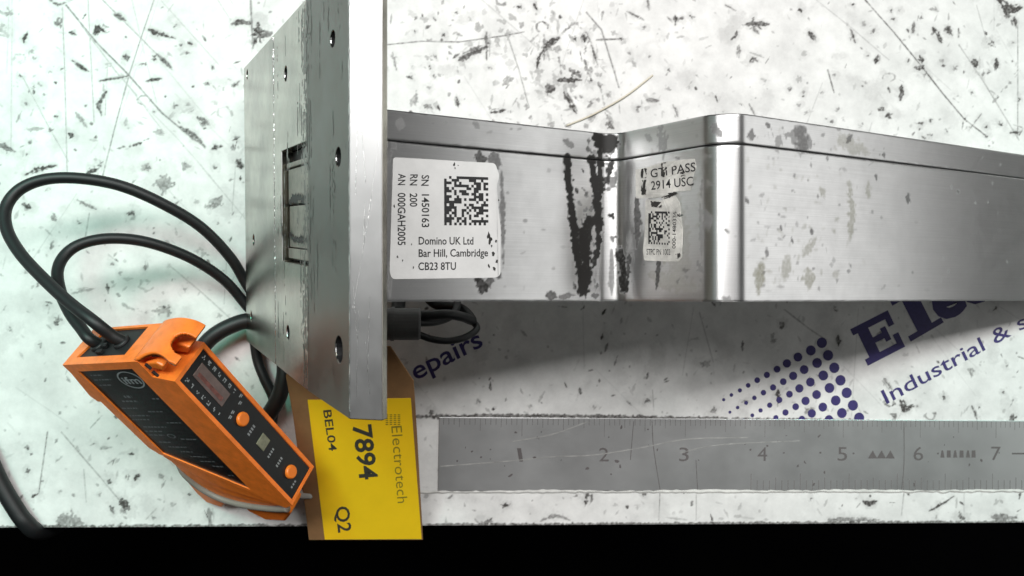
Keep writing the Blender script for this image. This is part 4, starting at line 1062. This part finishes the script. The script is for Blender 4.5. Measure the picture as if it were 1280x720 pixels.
bevel(mk('clip_lobe', *prism([(59.0, 25.0), (60.5, 7.0), (65.0, 7.6), (69.3, 13.0), (69.6, 20.8), (65.6, 24.6)], da, db, dc, DN, 1.9, 8.6), M['orange'], dev), 0.8, 3)

# pale cable tie round the clip
tie = empty('cable_tie', D(61, 6, 4))
tag(tie, 'greyish nylon strap looped round the lower end of the orange sensor', 'cable tie')
sp_ = spline([D(*p) for p in ((44.8, 36.6, 3.4), (48.0, 35.8, 1.9), (53.5, 34.0, 1.4), (58.0, 30.4, 1.3), (60.6, 24.5, 1.3), (61.6, 17, 1.3), (61.6, 10, 1.2), (60.8, 5.0, 1.0))], 8)
mk('strap', *tube(sp_, 0.95, 10), M['strap'], tie, smooth=True)
hz = 6.5
hc = at(379, 606, hz)
bevel(mk('head', *box(AX, hc, (-3.4, -3.6, -3), (3.2, 4.2, 3.2)), M['clear'], tie), 0.9, 3)
bevel(mk('tab', *box(AX, hc, (1.0, 4.0, -2), (3.6, 9.2, 1.0)), M['clear'], tie), 0.5, 2)

# ------------------------------------------------------------------ cables
def cable(name, pts, r, label, seg=14, matl='cable', n=10):
    P = spline(pts, n); P[:, 2] = np.maximum(P[:, 2], r + 0.05) if not label.startswith('black cable crossing') else P[:, 2]
    o = mk(name, *tube(P, r, seg), M[matl], None, smooth=True)
    tag(o, label, 'cable'); return o
zt = lambda L: [at(x, y, z) for x, y, z in L]
out_end = [D(-2.2, 19.8, 6.8), D(0.6, 18.6, 7.2)]
in_end = [D(-2.2, 28.4, 6.4), D(0.6, 27.4, 6.8)]
cable('cable', zt([(395, 470, 3.5), (345, 410, 3.6), (310, 358, 4.2), (288, 322, 8), (250, 283, 13), (200, 253, 18), (150, 232, 21), (100, 223, 23), (58, 224, 24), (26, 236, 25), (8, 258, 27), (8, 285, 30), (24, 315, 34), (52, 346, 39), (84, 376, 44), (116, 401, 48)]) + out_end, 1.56,
      'black cable making the wider outer loop to the orange sensor')
cable('cable', zt([(400, 500, 3.5), (350, 430, 3.6), (310, 384, 4.0), (280, 350, 8), (237, 322, 14), (185, 303, 19), (140, 298, 22), (104, 304, 24), (82, 318, 26), (72, 339, 29), (76, 366, 33), (88, 392, 37), (102, 411, 40)]) + in_end, 1.5,
      'black cable making the smaller inner loop to the orange sensor')
cable('cable', zt([(238, 470, 6), (246, 446, 7), (262, 424, 8), (285, 409, 8), (312, 401, 7), (340, 408, 5), (352, 432, 7), (356, 462, 9), (350, 492, 9), (338, 515, 8), (322, 535, 6), (300, 548, 5)]), 2.3,
      'thick black cable coiled beneath the metal plate beside the orange sensor')
cable('cable', zt([(318, 425, 4), (322, 450, 3.2), (330, 472, 3.2), (342, 500, 3), (340, 530, 3)]), 1.5, 'thin dark wire on the worktop inside the coil beside the orange sensor')
cable('cable', zt([(-60, 490, 3), (-25, 550, 3), (0, 603, 3), (22, 640, 3), (33, 654, 2.6)]) + [at(33, 654, 2.6) + np.array(q) for q in ((1.5, -2.6, -2.0), (2.2, -4.2, -7.5), (2.6, -4.4, -20), (3, -4.4, -70))] , 2.35, 'black cable crossing the lower left corner of the worktop')
for p in bpy.data.objects:
    pass
gc = g1 - gd * 1.0
cable('cable', [gc + gs * -2.6 + gu * 0] + zt([(540, 424, 29), (562, 426, 28), (583, 421, 26), (596, 411, 22), (590, 402, 17), (572, 395, 13), (548, 391, 10), (520, 394, 8), (490, 400, 6)]), 0.95,
      'thin black cable looping out of the grey gland under the arm')
cable('cable', [gc + gs * 2.2] + zt([(540, 394, 30), (560, 393, 29), (578, 396, 26), (590, 400, 20), (575, 385, 12), (540, 378, 8), (520, 340, 6), (515, 280, 5)]), 1.35,
      'black cable bending back beneath the aluminium arm')
cable('cable', [gc + gs * 0.4 + gu * 0.6] + zt([(545, 402, 27), (566, 393, 22), (572, 375, 14), (570, 340, 7), (575, 280, 5), (580, 220, 5)]), 1.1, 'black wire running from the gland straight up under the arm')
cable('cable', zt([(497, 392, 18), (498, 380, 12), (500, 350, 7), (505, 300, 5)]), 2.0, 'short black cable rising beside the gland under the arm')

# ------------------------------------------------------------------ brown tag with its yellow label
TM = np.array([[1., -0.06, -0.05], [0.03, 0.89, -0.46], [0.07, 0.46, 0.89]])
tx = TM[:, 0] / np.linalg.norm(TM[:, 0]); tn = TM[:, 2] / np.linalg.norm(TM[:, 2]); ty = np.cross(tn, tx)
TO = np.array([-54.27, -75.89, 2.0])
TAGP = Plane(TO, tn)
card = empty('parcel_tag', TO)
tag(card, 'brown card tag with a yellow printed label hanging over the worktop edge', 'tag')
def tl(px, py): q = TAGP.hit(px, py) - TO; return (q @ tx, q @ ty)
cpts = [(386, 675.5), (378, 610), (366, 520), (357, 470), (385, 437), (488, 434), (517, 477), (521, 540), (528.5, 675.5)]
bevel(mk('card', *prism([tl(*p) for p in cpts], tx, ty, tn, TO, -0.75, -0.12), M['kraft'], card), 0.12)
yl = mk('yellow_label', *prism([tl(*p) for p in ((406, 674.5), (384.5, 500), (513.5, 498), (527, 674))], tx, ty, tn, TO, -0.12, -0.02), M['yellow'], card)
TI = 0.01
mk('printed_line', *lettering('BEL04', TAGP, (404, 513), (411.5, 564), (414.5, 512), TI, 0.012), M['tagink'], yl)
mk('printed_line', *lettering('7894', TAGP, (441, 532), (450, 600), (465, 530), TI, 0.022), M['tagink'], yl)
mk('printed_line', *lettering('Electrotech', TAGP, (489, 533), (497, 629), (503, 532), TI, -0.004), M['tagpale'], yl)
mk('printed_line', *lettering('Q2', TAGP, (419.5, 634), (423, 666), (437, 632), TI, 0.014), M['tagink'], yl)
lg = []
for i in range(4):
    for j in range(6):
        x, y = 482 + i * 5 , 518 + j * 2.4
        lg.append(quad(TAGP, [(x, y), (x + 3.2, y), (x + 3.4, y + 1.2), (x + .2, y + 1.2)], TI))
mk('printed_logo', *merge(lg), M['tagpale'], yl)

# ------------------------------------------------------------------ a loose fibre on the worktop
fb = mk('thread', *tube(spline(zt([(708, 157, .3), (735, 146, .35), (760, 133, .6), (785, 118, .5), (816, 94, .3)]), 8), 0.28, 8), M['thread'], None, smooth=True)
tag(fb, 'pale beige fibre lying on the white worktop above the arm', 'thread')
